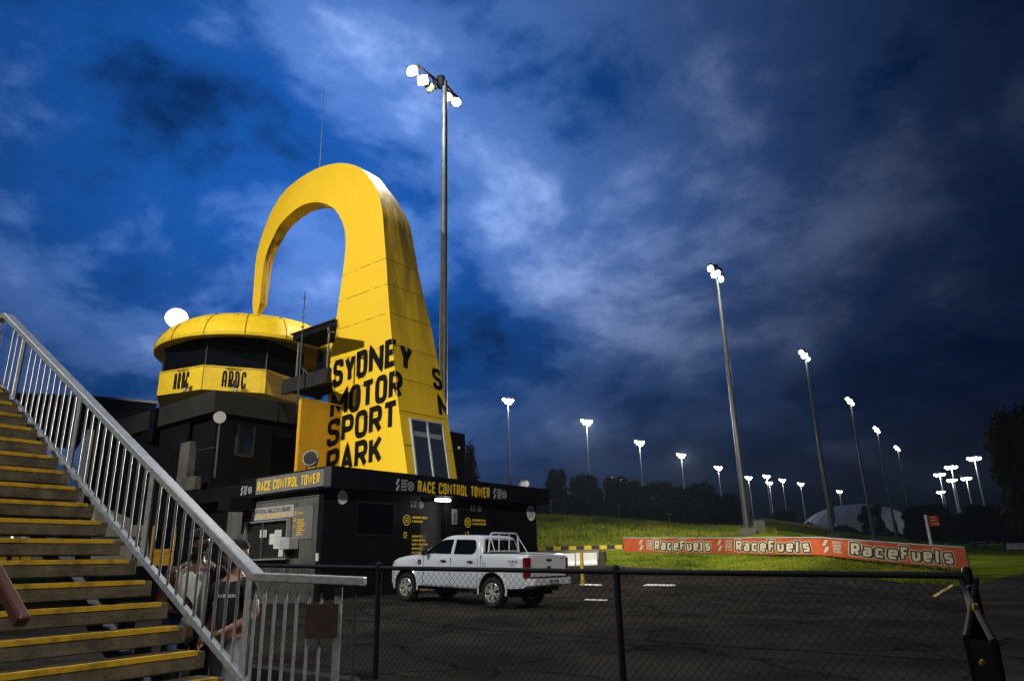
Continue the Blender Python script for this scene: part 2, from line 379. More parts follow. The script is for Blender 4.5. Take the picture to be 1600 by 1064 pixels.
def logo(mb, f, x, y, h):
    slashes(mb, f, x, y, h)
    for i, s_ in enumerate(('SYDNEY', 'MOTOR', 'SPORT', 'PARK')):
        text(mb, s_, lambda a, b, l=0: f(x + h * .62 + a, y + h * (.76 - .25 * i) + b, l), h * .2, h * (.74 if i == 0 else .62), t=.2)
def emblem(mb, f, x, y, r):
    n = 20; ring = [(x + r * cos(2 * pi * i / n), y + r * sin(2 * pi * i / n)) for i in range(n)]
    stroke(mb, ring, r * .22, f, True)
    for k in (-.38, 0, .38): stroke(mb, [(x - r * .6, y + k * r), (x + r * .6, y + k * r)], r * .2, f, lift=.001)

# ------------------------------------------------------------------ terrain
TC = {
 -600: ([(0, -.5), (5, -.45), (8, -.42), (12, -.2), (20, 0), (45, 0), (600, 0)], 200),
 400: ([(0, -.5), (5, -.44), (8.0, -.38), (12, -.1), (20, .05), (45, .05), (600, 0)], 120),
 592: ([(0, -.5), (5, -.35), (8.8, -.15), (13, -.06), (20.4, .12), (24, .2), (45, .6), (66, 1.0), (600, 4)], 66),
 840: ([(0, -.5), (5, -.35), (7.6, -.24), (12, -.15), (18.2, -.08), (24, .12), (46, .75), (58, .85), (64.2, .95), (65.5, 1.75), (72, 3.1), (80, 4.9), (90, 6.6), (130, 6.5), (600, 8)], 64.2),
 935: ([(0, -.5), (5, -.37), (7.4, -.25), (12, -.2), (18, -.12), (24, .05), (46, .78), (58, .9), (64, .95), (65.5, 1.6), (72, 3.0), (80, 4.7), (90, 6.2), (130, 6.2), (600, 7)], 62),
 947: ([(0, -.5), (5, -.37), (7.4, -.25), (12, -.2), (18, -.12), (24, .05), (45, .80), (50, 1.15), (60, 1.70), (66, 2.0), (72, 3.0), (80, 4.7), (90, 6.1), (130, 6.1), (600, 7)], 45),
 1100: ([(0, -.5), (5, -.37), (7, -.28), (12, -.25), (24, -.05), (45, .36), (50, .85), (55, 1.36), (66, 2.2), (75, 3.3), (95, 5.0), (130, 5.2), (600, 12)], 45),
 1200: ([(0, -.5), (6.5, -.3), (12, -.28), (24, -.1), (42, .2), (51, 1.1), (57, 1.9), (64, 2.95), (75, 3.5), (120, 5.6), (200, 10.0), (600, 9)], 42),
 1290: ([(0, -.5), (6.5, -.32), (12, -.3), (24, -.15), (39, .05), (47, 1.0), (60, 1.8), (90, 3.1), (140, 4.6), (200, 7.6), (600, 8)], 39),
 1400: ([(0, -.5), (6, -.34), (12, -.33), (24, -.2), (34, -.05), (42, .42), (60, 1.0), (100, 1.9), (150, 3.1), (250, 6.0), (600, 9)], 34),
 1505: ([(0, -.5), (6, -.36), (12, -.36), (24, -.3), (32, -.15), (40, .03), (60, .4), (100, .9), (187, 1.9), (300, 4.6), (600, 7)], 32),
 1620: ([(0, -.5), (6, -.4), (12, -.4), (24, -.3), (44, .1), (60, .3), (100, .6), (187, 1.5), (300, 4.6), (600, 6)], 44),
 2300: ([(0, -.5), (12, -.4), (60, 0), (600, 3)], 120),
}
_K = sorted((az_of(k) if abs(k) < 2200 else radians(70), z_) for k, z_ in TC.items())
_K = [(radians(-179.9), TC[-600])] + [k for k in _K if k[0] > radians(-80)] + [(radians(180), TC[-600])]
def _prof(pr, D):
    for (d0, z0), (d1, z1) in zip(pr, pr[1:]):
        if D <= d1: return z0 + (z1 - z0) * (D - d0) / (d1 - d0)
    return pr[-1][1]
def _col(az):
    for (a0, c0), (a1, c1) in zip(_K, _K[1:]):
        if az <= a1: t = (az - a0) / (a1 - a0); return c0, c1, max(0, min(1, t))
    return _K[-1][1], _K[-1][1], 0
RW = atD(768.9, 925.6, 18.25); FWp = atD(633.2, 916.7, 20.1)      # wheel centres of the parked pickup
def zt(x, y):
    c0, c1, t = _col(atan2(x, y)); D = hypot(x, y); z_ = _prof(c0[0], D) * (1 - t) + _prof(c1[0], D) * t
    c = (RW + FWp) / 2 + u * .8; d = V((x, y, 0)) - V((c.x, c.y, 0)); r_ = hypot(d.dot(v) / 1.5, d.dot(u))
    if r_ < 4.2:
        zp = RW.z - .366 + (FWp.z - RW.z) * (V((x, y, 0)) - V((RW.x, RW.y, 0))).dot(v) / 3.16
        k = min(1, max(0, (4.2 - r_) / 2.2)); k = k * k * (3 - 2 * k); z_ = z_ * (1 - k) + zp * k
    return z_
def zedge(az):
    c0, c1, t = _col(az); return c0[1] * (1 - t) + c1[1] * t
azs = sorted(set([round(radians(-46 + .45 * i), 5) for i in range(210)] + [radians(-179.9 + i * 4.45) for i in range(31)] + [radians(49 + i * 5.24) for i in range(26)] + [k[0] for k in _K]))
def sheet(name, rings, material, smooth=True):
    mb = MB(); n = len(azs); nr = len(rings(azs[0]))
    for a in azs:
        for D in rings(a): x, y = D * sin(a), D * cos(a); mb.v.append(V((x, y, zt(x, y) + (0 if D < 1200 else -20))))
    for i in range(n - 1):
        for j in range(nr - 1): mb.f.append((i * nr + j, (i + 1) * nr + j, (i + 1) * nr + j + 1, i * nr + j + 1))
    o = mb.build(name, material, smooth=True, fix=False); return tag(o, kind='structure')
def r_as(a): E_ = zedge(a); return [.05 * (E_ / .05) ** (i / 60) for i in range(61)]
def r_gr(a): E_ = zedge(a); return [E_ * (1500 / E_) ** ((i / 90) ** 1.25) for i in range(91)]
sheet('car_park', r_as, M_asph); sheet('ground', r_gr, M_grass)
def gpt(px, D): a = az_of(px); x, y = D * sin(a), D * cos(a); return V((x, y, zt(x, y)))

# grass blades on the bank and verge
mb = MB(); rg = random.Random(3)
for i in range(30000):
    px = rg.uniform(838, 1510); E_ = zedge(az_of(px)); far = rg.random() < .62
    if far: D = rg.uniform(64.5, 94); hh = rg.uniform(.16, .5)
    else: D = E_ + .1 + rg.random() ** 1.3 * 14; hh = rg.uniform(.04, .13)
    if far and px < 940: D = max(D, 67)
    if far and px > 1220: continue
    p = gpt(px, D)
    if not far and px < 947 and D < 66: continue
    a = rg.uniform(0, pi); wv = V((cos(a), sin(a), 0)) * (.05 if far else .03) * rg.uniform(.7, 2); ln = V((rg.uniform(-.6, .2), rg.uniform(-.3, .3), 1)) * hh
    mb.add([p - wv, p + wv, p + ln], [(0, 1, 2)])
tag(mb.build('grass', M_blade, fix=False), 'long uncut green grass on the bank and the verge by the banner', 'grass', kind='stuff')

# painted markings
def ground_quad(mb, pts, lift=.006):
    P = []
    for px, py in pts:
        D = 8.0
        for _ in range(60):
            d = ray(px, py); q = C0 + d * (D / hypot(d.x, d.y)); e_ = q.z - zt(q.x, q.y) - lift
            D *= 1 + max(-.3, min(.3, e_ * .35))
        P.append(V((q.x, q.y, zt(q.x, q.y) + lift)))
    mb.add(P, [(0, 1, 2, 3)]); return P
mb = MB(); ground_quad(mb, [(1003, 914.5), (1054, 915), (1056, 912.8), (1012, 912)]); ground_quad(mb, [(912, 937), (948, 938), (949, 936.3), (915, 935.5)]); ground_quad(mb, [(905, 913.5), (940, 914.5), (940, 912.6), (907, 911.5)])
tag(mb.build('road_marking', mat('worn_white_paint', (.42, .41, .38), .8, var=.2), fix=False), kind='structure')
mb = MB(); ground_quad(mb, [(1456, 931), (1461, 932.5), (1496, 911), (1492, 909)])
tag(mb.build('parking_line', M_ynose, fix=False), kind='structure')

# ------------------------------------------------------------------ floodlight masts
def spot(name, loc, target, energy, ang, rad=.35, col=(1, .96, .88), blend=.6, parent=None):
    ld = bpy.data.lights.new(name, 'SPOT'); ld.energy = energy; ld.spot_size = radians(ang); ld.spot_blend = blend; ld.shadow_soft_size = rad; ld.color = col
    o = bpy.data.objects.new(name, ld); COL.objects.link(o); o.location = loc
    o.rotation_euler = (V(target) - V(loc)).to_track_quat('-Z', 'Y').to_euler()
    if parent is not None:
        o.parent = parent; o.location = V(loc) - OFF.get(parent.name, V())
    return o
def head(root, c, aim, size=.62, lens=M_lamp, up=Z):
    """a boxy floodlight: housing with a cooling back, yoke and a square lens facing aim"""
    c = V(c); d = V(aim).normalized(); a = d.cross(Z).normalized(); b = a.cross(d).normalized(); h_ = size / 2
    hb = MB()
    if size > 2: hb.tube([c - d * .5, c - d * .1, c + d * .07], [h_ * .5, h_ * .98, h_ * .98], 24); ho = hb.build('lamp_head', M_blkpl, root, world=False)
    else: hb.box(c, a * h_, b * h_ * .85, d * .07); hb.box(c - d * .13, a * h_ * .7, b * h_ * .6, d * .07)
    if size < 2: hb.bar(c - a * (h_ + .02), c - a * (h_ + .02) + V((0, 0, size * .7)), .03, .03, up=d); hb.bar(c + a * (h_ + .02), c + a * (h_ + .02) + V((0, 0, size * .7)), .03, .03, up=d)
    if size < 2: ho = hb.build('lamp_head', M_blkpl, root, world=False)
    l = MB(); k0 = len(l.v)
    for i in range(4):
        for j in range(16):
            t = i / 3; q = 2 * pi * j / 16; r_ = h_ * (.98, .86, .52, .02)[i]; l.v.append(c + d * (.075 + h_ * (.0, .16, .30, .36)[i]) + a * r_ * cos(q) + b * r_ * .9 * sin(q))
    for i in range(3):
        for j in range(16): l.f.append((i * 16 + j, i * 16 + (j + 1) % 16, (i + 1) * 16 + (j + 1) % 16, (i + 1) * 16 + j))
    l.build('lens', lens, ho, world=False, smooth=True)
    return c, d
def mast(h=25.0, n=4, aim=(-1, -.3, -.5), span=3.0, sx=0, lens=M_lamp, r0=.19, size=.62, arm=(1, 0, 0), base_box=False, cab=True, name='floodlight_mast', stag=.0, glow=0):
    root = empty(name, (0, 0, 0)); OFF[root.name] = V((0, 0, 0)); pm = M_galvd if base_box else M_galv_lit
    p = MB(); p.tube([(0, 0, 0), (0, 0, h * .33), (0, 0, h * .66), (0, 0, h)], r0, 14, r2=r0 * .45)
    p.tube([(0, 0, 0), (0, 0, .06)], r0 * 1.9, 12); p.build('pole', pm, root, smooth=True, world=False)
    ar = V(arm).normalized(); q = MB(); q.bar(-ar * span / 2 + Z * h, ar * span / 2 + Z * h, .11, .11); q.tube([(0, 0, h - .3), (0, 0, h + .22)], .17, 10)
    q.bar(-ar * span * .35 + Z * h, Z * (h - .55), .06, .06); q.bar(ar * span * .35 + Z * h, Z * (h - .55), .06, .06)
    q.build('crossarm', M_blkpl, root, world=False)
    for i in range(n):
        t = (i + .5) / n - .5; c = ar * span * t * 1.02 + Z * (h - .42 - stag * (0, .8, .25, 1.0, .1, .75, .4)[i % 7]) + V(aim).normalized() * .15
        head(root, c, V(aim) + V((rnd.uniform(-.2, .2), rnd.uniform(-.2, .2), 0)), size, lens)
    if glow:
        ld = bpy.data.lights.new('lamp_glow', 'POINT'); ld.energy = glow; ld.shadow_soft_size = .3; ld.color = (1, .98, .93); lo = bpy.data.objects.new('lamp_glow', ld); COL.objects.link(lo); lo.parent = root; lo.location = (V(aim).x * 1.1, V(aim).y * 1.1, h - 1.0)
    if cab: MB().box((.0 + r0 + .12, 0, 3.4), (.10, 0, 0), (0, .16, 0), (0, 0, 1.3)).build('control_box', M_blkpl, root, world=False)
    if base_box: MB().box((0, 0, .35), (.55, 0, 0), (0, .55, 0), (0, 0, .35)).build('footing', M_conc, root, world=False)
    return root
def mast_pos(top, base, h):
    a, b = ray(*top), ray(*base); k = a.z / hypot(a.x, a.y) - b.z / hypot(b.x, b.y); D = h / k
    ah = atan2(b.x, b.y); bz = H + D * b.z / hypot(b.x, b.y); return V((D * sin(ah), D * cos(ah), bz))
# near mast behind the arch
A_aim = V((-.8, -.6, -.42))
near = empty('floodlight_mast', (0, 0, 0), 'tallest grey floodlight mast rising right behind the yellow arch, five lamps', 'floodlight mast')
pb = onpl(692.5, 600, (0, 31.2, 0), V((0, 1, 0))); NX, NY = pb.x, 31.2; NH = onpl(688, 128, (0, 31.2, 0), V((0, 1, 0))).z
near.location = (NX, NY, 0); OFF[near.name] = V((NX, NY, 0)); B0 = V((NX, NY, 0))
p = MB(); p.tube([B0, B0 + Z * NH * .5, B0 + Z * NH], .22, 18, r2=.13); p.build('pole', M_galvd, near, smooth=True)
def _nm(px, py, dy=0): return onpl(px, py, (0, NY + dy, 0), V((0, 1, 0)))
p = MB(); a0, a1 = _nm(652, 102, -1.2), _nm(716, 153, 1.0); p.bar(a0, a1, .10, .10); top = _nm(689, 124); p.tube([top - Z * .5, top + Z * .12], .22, 14)
mid = (a0 + a1) / 2; p.bar(_nm(668, 113, -.7), _nm(688, 140), .05, .05); p.bar(_nm(704, 144, .6), _nm(690, 152), .06, .06); p.bar(_nm(690, 128), _nm(706, 146, .5), .22, .14)
p.build('crossarm', M_blkpl, near)
def nhead(px, py, dy, aim, size, lens):
    c = _nm(px, py, dy); OFFc = c - B0; cc, dd = head(near, OFFc, aim, size, lens); return c, V(aim).normalized()
nhead(645, 112, -1.1, (-.30, -1, -.28), .62, M_lamp); nhead(661, 126, -.7, (-.1, -1, -.55), .56, M_lamp)
nhead(673, 137, -.3, (-.55, -.75, -.75), .55, M_dim); nhead(699, 152, .5, (.15, -1, -.55), .5, M_lamp); nhead(712.5, 160, .9, (.25, -.9, -.65), .52, M_lamp)
for (px_, py_, tg, en, an) in ((645, 120, (-11, 30, 13), 4200, 95), (712, 166, (17, 56, 0), 42000, 52), (662, 132, (-4, 24, 4), 3000, 100)):
    l_ = _nm(px_, py_, -.8 if px_ < 690 else .5) - Z * .35; spot('lamp_beam', l_, tg, en, an, .3, parent=near)

ld = bpy.data.lights.new('lamp_glow', 'POINT'); ld.energy = 1200; ld.shadow_soft_size = .3; lo = bpy.data.objects.new('lamp_glow', ld); COL.objects.link(lo); lo.parent = near; lo.location = _nm(645, 113, -1.7) - B0
protoA = mast(25, 4, (-.8, -.75, -.35), 1.9, base_box=True, r0=.30, size=.66, arm=(.8, .6, -.1), stag=.62, glow=500)
RIGHT = [((1119, 417), (1170, 838)), ((1254, 548), (1303, 842)), ((1324, 621), (1367, 848)), ((1371, 666), (1403, 850)), ((1400.5, 696), (1431, 852))]
names_r = ['thick floodlight mast on a square concrete footing above the middle of the orange banner', 'floodlight mast just left of the pale dome, second in the receding row behind the banner',
           'floodlight mast rising before the pale dome, third of the receding row behind the banner', 'floodlight mast right of the dome tree, fourth of the receding row', 'floodlight mast beside the small cabinet, last of the receding row behind the banner']
GM = 'floodlight masts around the track'
RP = []
for i, (t_, b_) in enumerate(RIGHT):
    o = protoA if i == 0 else copy_tree(protoA)
    P = mast_pos(t_, b_, 25); o.location = P; RP.append(P)
    tag(o, names_r[i], 'floodlight mast', GM); 
    zg = zt(P.x, P.y)
    TC_fix = P.z - zg; o.location.z = P.z if abs(TC_fix) < .6 else P.z
protoB = mast(25, 5, (.15, -.9, -.25), 2.8, r0=.26, size=.85, lens=M_lampf, arm=(1, -.25, -.16), stag=.8, glow=2600)
LEFTM = [((795, 622), (797, 775), 'floodlight mast rising behind the right end of the black control building roof'), ((915, 655), (925, 812), 'floodlight mast at the left of the grass bank, in front of the dark trees'),
         ((1000, 688), (1009, 819), 'floodlight mast on the grass bank above the orange banner, left of two round trees'), ((1067, 708), (1075, 824), 'floodlight mast on the bank between the two broad round trees'), ((1123, 728), (1133, 829), 'floodlight mast on the bank just left of the thick footed mast'),
         ((1168, 744), (1180, 832), 'floodlight mast half hidden by the thick footed mast'), ((1196, 742), (1209, 833), 'taller of the two close floodlight masts right of the thick footed mast'), ((1201, 752), (1213, 838), 'shorter of the two close floodlight masts right of the thick footed mast'),
         ((1223, 748), (1233, 829), 'floodlight mast at the left edge of the lone low tree on the hill'), ((1251, 754), (1262, 833), 'floodlight mast at the right edge of the lone low tree on the hill'), ((1311, 766), (1322, 834), 'small distant floodlight mast standing in front of the left side of the pale dome')]
for i, (t_, b_, lb) in enumerate(LEFTM):
    o = protoB if i == 0 else copy_tree(protoB); P = mast_pos(t_, b_, 25); o.location = P; tag(o, lb, 'floodlight mast', GM)
protoC = mast(25, 7, (-.5, -.85, -.2), 6.4, r0=.28, size=.8, lens=M_lampf, arm=(1, .5, .12), cab=False, stag=.5, glow=2200)
RC = [((1469, 739), (1490.5, 850), 'floodlight mast right of the red signpost, left one of the wide-armed cluster'), ((1488.7, 727), (1512, 852), 'wide-armed floodlight mast ending at the right end of the orange banner'), ((1486, 748), (1507.5, 847), 'wide-armed floodlight mast close behind the one at the right banner end'),
      ((1468, 767), (1486, 846), 'lowest and faintest floodlight mast of the wide-armed cluster'), ((1512, 745), (1531.6, 849), 'wide-armed floodlight mast standing by the lattice pylon'), ((1522.7, 713), (1553, 856), 'floodlight mast furthest right, tallest of the wide-armed cluster')]
for i, (t_, b_, lb) in enumerate(RC):
    o = protoC if i == 0 else copy_tree(protoC); P = mast_pos(t_, b_, 25); o.location = P; tag(o, lb, 'floodlight mast', GM)
# beams of the masts that light the bank, the banner and the verge
for k, (tg, en) in enumerate((((6, 62, 1), 36000), ((24, 60, 0), 20000))):
    P = RP[k]; spot('lamp_beam', P + Z * 24.4 + V((-.5, -.5, -.3)), tg, en, 85, .5, parent=None)
P = mast_pos((915, 655), (925, 812), 25)
spot('lamp_beam', P + V((.3, -1.5, 24)), (9, 74, 3.5), 520000, 30, .6, blend=1.0)
P = mast_pos((1067, 708), (1075, 824), 25)
spot('lamp_beam', P + V((.3, -1.5, 24)), (20, 62, 1.6), 430000, 30, .6, blend=1.0)
# the bright mast beyond the drum, its lamps pointed at us
m_ = mast(22, 0, (.42, -.9, -.12), 1.6, r0=.2, size=1.0, arm=(1, .2, 0), cab=False)
head(m_, V((.15, -.35, 21.5)), (.42, -.9, -.05), 2.05, M_lamp)
ld = bpy.data.lights.new('lamp_glow', 'POINT'); ld.energy = 7000; ld.shadow_soft_size = .8; ld.color = (.95, .97, 1); lo = bpy.data.objects.new('lamp_glow', ld); COL.objects.link(lo); lo.parent = m_; lo.location = (.75, -1.6, 21.4)
m_h = m_
P = mast_pos((275, 492), (230, 860), 22); m_.location = P; m_.location.z = 0; P.z = 0
zt_top = onpl(273, 499, (P.x, P.y, 0), V((0, 1, 0))).z; m_.location.z = zt_top - 21.5
tag(m_, 'floodlight mast glaring behind the left edge of the round yellow roof', 'floodlight mast', GM)
# mast out to the left that lights this side of the building (same row of masts)
KP = V((-27, 1, -.4)); km = mast(25, 6, (.75, .65, -.45), 3.4, r0=.26, size=.8, lens=M_lampf, arm=(.6, -.8, 0)); km.location = KP
tag(km, 'floodlight mast beyond the left edge lighting the yellow arch', 'floodlight mast', GM)
spot('lamp_beam', KP + V((.8, .6, 24.4)), (-8, 27, 13), 58000, 52, .5, (1, .95, .84), 1.0)
spot('lamp_beam', KP + V((1.2, .2, 24.4)), (-4.5, 6.5, 1.5), 26000, 40, .5, (.95, .97, 1), 1.0)
spot('lamp_beam', KP + V((1.0, .4, 24.4)), (-3.5, 21, 1.5), 26000, 34, .5, (.93, .96, 1), 1.0)
KP2 = V((20, -9, -.4)); km = copy_tree(protoB); km.location = KP2; km.rotation_euler.z = radians(180)
tag(km, 'floodlight mast behind the viewer, lighting the pickup tail and the arch side', 'floodlight mast', GM)
spot('lamp_beam', KP2 + V((-.8, .6, 24.4)), (-2, 25, 6), 40000, 42, .5, (1, .95, .84), 1.0)
spot('lamp_beam', KP2 + V((-.9, .3, 24.4)), (-4.4, 6.8, 1.2), 52000, 20, .5, (1, .95, .86), 1.0)
#@@PART2@@
# ------------------------------------------------------------------ control building (frame: a along u, b along v)
_w = atY(504, 820, 21.3); W = V((_w.x, _w.y, 0))
def B(a, b, z=0): return W + u * a + v * b + Z * z
def PA(px, py, a): q = onpl(px, py, W + u * a, u); return (q - W).dot(v), q.z      # -> (b, z)
def PB(px, py, b): q = onpl(px, py, W + v * b, v); return (q - W).dot(u), q.z      # -> (a, z)
def bbox(mb, a0, a1, b0, b1, z0, z1): return mb.box(B((a0 + a1) / 2, (b0 + b1) / 2, (z0 + z1) / 2), u * ((a1 - a0) / 2), v * ((b1 - b0) / 2), Z * ((z1 - z0) / 2))
def fA(a, b, z, up=True):        # writing on a face that looks along -u; x runs towards -v
    return flat(B(a, b, z), -v, Z, -u)
def fB(b, a, z): return flat(B(a, b, z), u, Z, -v)
OV = .55
FA, FZT = PB(519, 727, -OV); _, FZB = PB(519.5, 761, -OV)
LA, _ = PB(858, 778, -OV); WB_L, _ = PA(353, 840, 0); LW, _ = PB(839, 840, 0)
FBL, _ = PA(375, 760, FA)
bld = empty('control_building', B(0, 0, 0), 'low black control building with a long sign fascia behind the white pickup', 'building')
m = MB(); bbox(m, .0, .25, .25, WB_L, -.3, FZB + .02); m.build('side_wall', M_char, bld)
# right (front) wall with the stair opening
oa0, _ = PB(657, 800, 0); oa1, _ = PB(697, 800, 0); _, oz = PB(675, 777, 0)
m = MB(); bbox(m, 0, oa0, 0, .25, -.3, FZB + .02); bbox(m, oa1, LW, 0, .25, -.3, FZB + .02); bbox(m, oa0, oa1, 0, .25, oz, FZB + .02); m.build('front_wall', M_black, bld)
m = MB(); bbox(m, LW - .25, LW, .25, 5.2, -.3, FZB + .02); bbox(m, .25, LW - .25, 5.0, 5.2, -.3, FZB + .02); m.build('rear_wall', M_black, bld)
m = MB(); bbox(m, FA + .06, LA - .06, -OV + .06, 8.0, FZB + .03, FZT - .12); m.build('roof', M_black, bld)
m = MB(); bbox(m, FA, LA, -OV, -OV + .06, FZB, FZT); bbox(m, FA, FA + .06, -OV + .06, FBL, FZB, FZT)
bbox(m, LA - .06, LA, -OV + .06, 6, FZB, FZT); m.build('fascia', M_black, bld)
# left fascia: lit stretch painted as a grey sign panel, shaded end stays black
b0, _ = PA(401.5, 755, FA); b1, _ = PA(507, 745, FA)
m = MB(); bbox(m, FA - .02, FA - .003, b1, b0, FZB + .07, FZT - .05); sp_ = m.build('lit_sign_panel', M_char_lit, bld)
m = MB(); k_ = (b0 - b1) / 3
for i in (1, 2): bbox(m, FA - .024, FA - .0205, b1 + k_ * i - .008, b1 + k_ * i + .008, FZB + .07, FZT - .05)
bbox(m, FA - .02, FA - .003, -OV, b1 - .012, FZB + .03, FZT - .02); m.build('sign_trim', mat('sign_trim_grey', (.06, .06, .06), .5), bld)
bs, zs = PA(403.5, 760, FA); be, ze = PA(502, 744, FA)
hh = (FZT - FZB) * .50
def words(L_, f, h, width, mt, par, nm='sign_lettering', t=.165):
    tot = sum(len(w_) for w_ in L_) + (len(L_) - 1) * .55; x = 0
    for w_ in L_:
        ww = width * len(w_) / tot; mm = MB(); text(mm, w_, lambda a, b, l=0, x=x: f(x + a, b, l), h, ww * .97, t=t, rr=.3, gap=.20); mm.build(nm, mt, par); x += ww + width * .55 / tot
words(('RACE', 'CONTROL', 'TOWER'), flat(B(FA - .024, bs, FZB + (FZT - FZB) * .25), -v, Z, -u), hh, bs - be, M_ylt, sp_)
m = MB(); bl, zl = PA(377, 760, FA); f = flat(B(FA, bl, FZB + .12), -v, Z, -u); logo(m, f, 0, 0, hh * .95); emblem(m, f, hh * 1.75, hh * .42, hh * .33); m.build('track_logo', M_silver, bld)
# front fascia sign
a0, z0 = PB(652.6, 769, -OV); a1, _ = PB(766, 775, -OV); _, zt_ = PB(652.6, 750.5, -OV)
words(('RACE', 'CONTROL', 'TOWER'), fB(-OV, a0, z0), zt_ - z0, a1 - a0, M_ylt, bld)
h_ = zt_ - z0
for px in (618, 770):
    m = MB(); a_, _ = PB(px, 760, -OV); f = fB(-OV, a_, z0); logo(m, f, 0, 0, h_); emblem(m, f, h_ * 1.72, h_ * .46, h_ * .34)
    m.build('track_logo', M_silver, bld)
# wall panels joints of the lit side wall
m = MB()
for px in (362, 391, 430, 463): b_, _ = PA(px, 800, 0); bbox(m, -.006, -.001, b_ - .008, b_ + .008, .0, FZB - .02)
_, z_ = PA(450, 781, 0); bbox(m, -.0075, -.002, .3, WB_L - .1, z_, z_ + .02); m.build('panel_joint', M_blkpl, bld)
m = MB(); b_, _ = PA(402, 770, 0); bbox(m, -.9, -.003, b_, FBL, FZB - .42, FZB - .02); m.build('awning', M_black, bld)
# small directory texts on the dark front wall: emblem, circled arrow, level marks and lines of small print
def bars(mb, f, x, y, w_, h_, seed):
    r = random.Random(seed); xx = x
    while xx < x + w_ - h_ * .3:
        l = min(r.uniform(.5, 1.0) * h_, x + w_ - xx); mb.add([f(xx, y), f(xx + l, y), f(xx + l, y + h_), f(xx, y + h_)], [(0, 1, 2, 3)]); xx += l + h_ * r.choice((.18, .18, .5))
for (px, n_) in ((631, 0), (727, 1)):
    a_, zz_ = PB(px, 812 - (0 if n_ == 0 else -4), 0); f = fB(0, a_, zz_)
    m = MB(); emblem(m, f, .13, 0, .16); r = random.Random(px)
    for k, (yy, nl) in enumerate(((.06, 2), (-.55, 5 if n_ == 0 else 1), (-1.0, 0 if n_ == 0 else 4))):
        for j in range(nl): bars(m, f, .38, yy - .13 * j, r.uniform(.35, .8), .07, px * 10 + k * 5 + j)
    if n_ == 0: text(m, 'G', lambda x, y, l=0: f(x, y - .58, l), .2, .14); 
    else: text(m, 'L2', lambda x, y, l=0: f(x, y - .5, l), .18, .2, t=.16); text(m, 'L1', lambda x, y, l=0: f(x, y - 1.1, l), .18, .2, t=.16)
    m.build('directory_lettering', M_ylt, bld)
    m = MB(); g_ = lambda x, y, l=0: f(x + .28, y + .42, l); logo(m, g_, 0, 0, .22); emblem(m, g_, .5, .1, .1); m.build('directory_logo', M_silver, bld)
# dark window in the front wall
wa0, wz1 = PB(558, 785, 0); wa1, wz0 = PB(613, 835, 0)
m = MB(); bbox(m, wa0, wa1, -.02, -.004, wz0, wz1); wn = m.build('window', M_glass, bld)
m = MB()
for a_, c_ in ((wa0 - .05, wa0), (wa1, wa1 + .05)): bbox(m, a_, c_, -.04, -.003, wz0 - .05, wz1 + .05)
bbox(m, wa0, wa1, -.04, -.003, wz1, wz1 + .05); bbox(m, wa0, wa1, -.04, -.003, wz0 - .05, wz0); m.build('frame', M_blkpl, wn)
# doorway interior and stair
m = MB(); bbox(m, oa0 - .3, oa1 + 2.5, 3.0, 3.1, -.3, FZB); bbox(m, oa1 + .4, oa1 + .5, .26, 3.0, -.3, FZB); m.build('inner_wall', mat('inner_grey', (.32, .31, .32), .8, var=.1), bld)
m = MB(); ms = MB()
for i in range(9):
    bbox(m, oa0 - .1, oa1 + .35, .5 + i * .27, .5 + i * .27 + .27, -.1, .12 + i * .17); bbox(ms, oa0 - .1, oa1 + .35, .5 + i * .27 - .02, .5 + i * .27 + .03, .12 + i * .17 - .035, .12 + i * .17 + .005)
st_ = m.build('stair_flight', M_conc, bld); ms.build('nosing', M_ynose, st_)
m = MB(); m.tube([B(oa0 + .15, .15, 1.9), B(oa0 + 1.15, .15, .9)], .03, 8); m.tube([B(oa0 + .12, .12, .98), B(oa1, .12, .98)], .03, 8); m.tube([B(oa0 + .12, .12, 0), B(oa0 + .12, .12, .98)], .03, 8); m.build('handrail', M_blk, bld)
# bulkhead light over the stair opening
aL, zL = PB(693, 781, -.18)
lt = empty('bulkhead_light', B(aL, 0, zL), 'lit white bulkhead lamp over the stair doorway under the fascia', 'wall light')
m = MB(); bbox(m, aL - .34, aL + .34, -.3, 0, zL + .05, zL + .15); m.build('hood', M_blkpl, lt)
m = MB(); bbox(m, aL - .30, aL + .30, -.27, -.03, zL - .05, zL + .045); bevel(m.build('lens', M_bulk, lt), .03)
pl_ = bpy.data.lights.new('bulkhead_glow', 'POINT'); pl_.energy = 22; pl_.color = (1, .93, .9); pl_.shadow_soft_size = .12
po = bpy.data.objects.new('bulkhead_glow', pl_); COL.objects.link(po); po.parent = lt; po.location = B(aL, -.35, zL - .12) - OFF[lt.name]
# round white number plates on the dark wall
for (px, py, lb) in ((534.5, 777, 'round white plaque with lines on the dark wall near the building corner'), (829, 801.5, 'round white plaque with lines at the far right end of the dark wall')):
    a_, z_ = PB(px, py, 0); rr_ = .19 if px < 600 else .28
    d_ = empty('round_plaque', B(a_, 0, z_), lb, 'plaque'); m = MB()
    m.prism([B(a_ + rr_ * cos(t * pi / 12), -.03, z_ + rr_ * 1.1 * sin(t * pi / 12)) for t in range(24)], v * .028); m.build('disc', M_wht, d_)
    m = MB(); f = flat(B(a_, -.03, z_), u, Z, -v, .003); 
    for k in (-.5, -.25, 0, .25, .5): stroke(m, [(-rr_ * .6, k * rr_), (rr_ * .6, k * rr_)], rr_ * .1, f)
    m.build('print', mat('grey_print', (.2, .2, .2), .6), d_)
a_, z_ = PB(710, 807, 0); sg = empty('door_notice', B(a_, 0, z_), 'small white rectangular notice right of the stair doorway', 'notice')
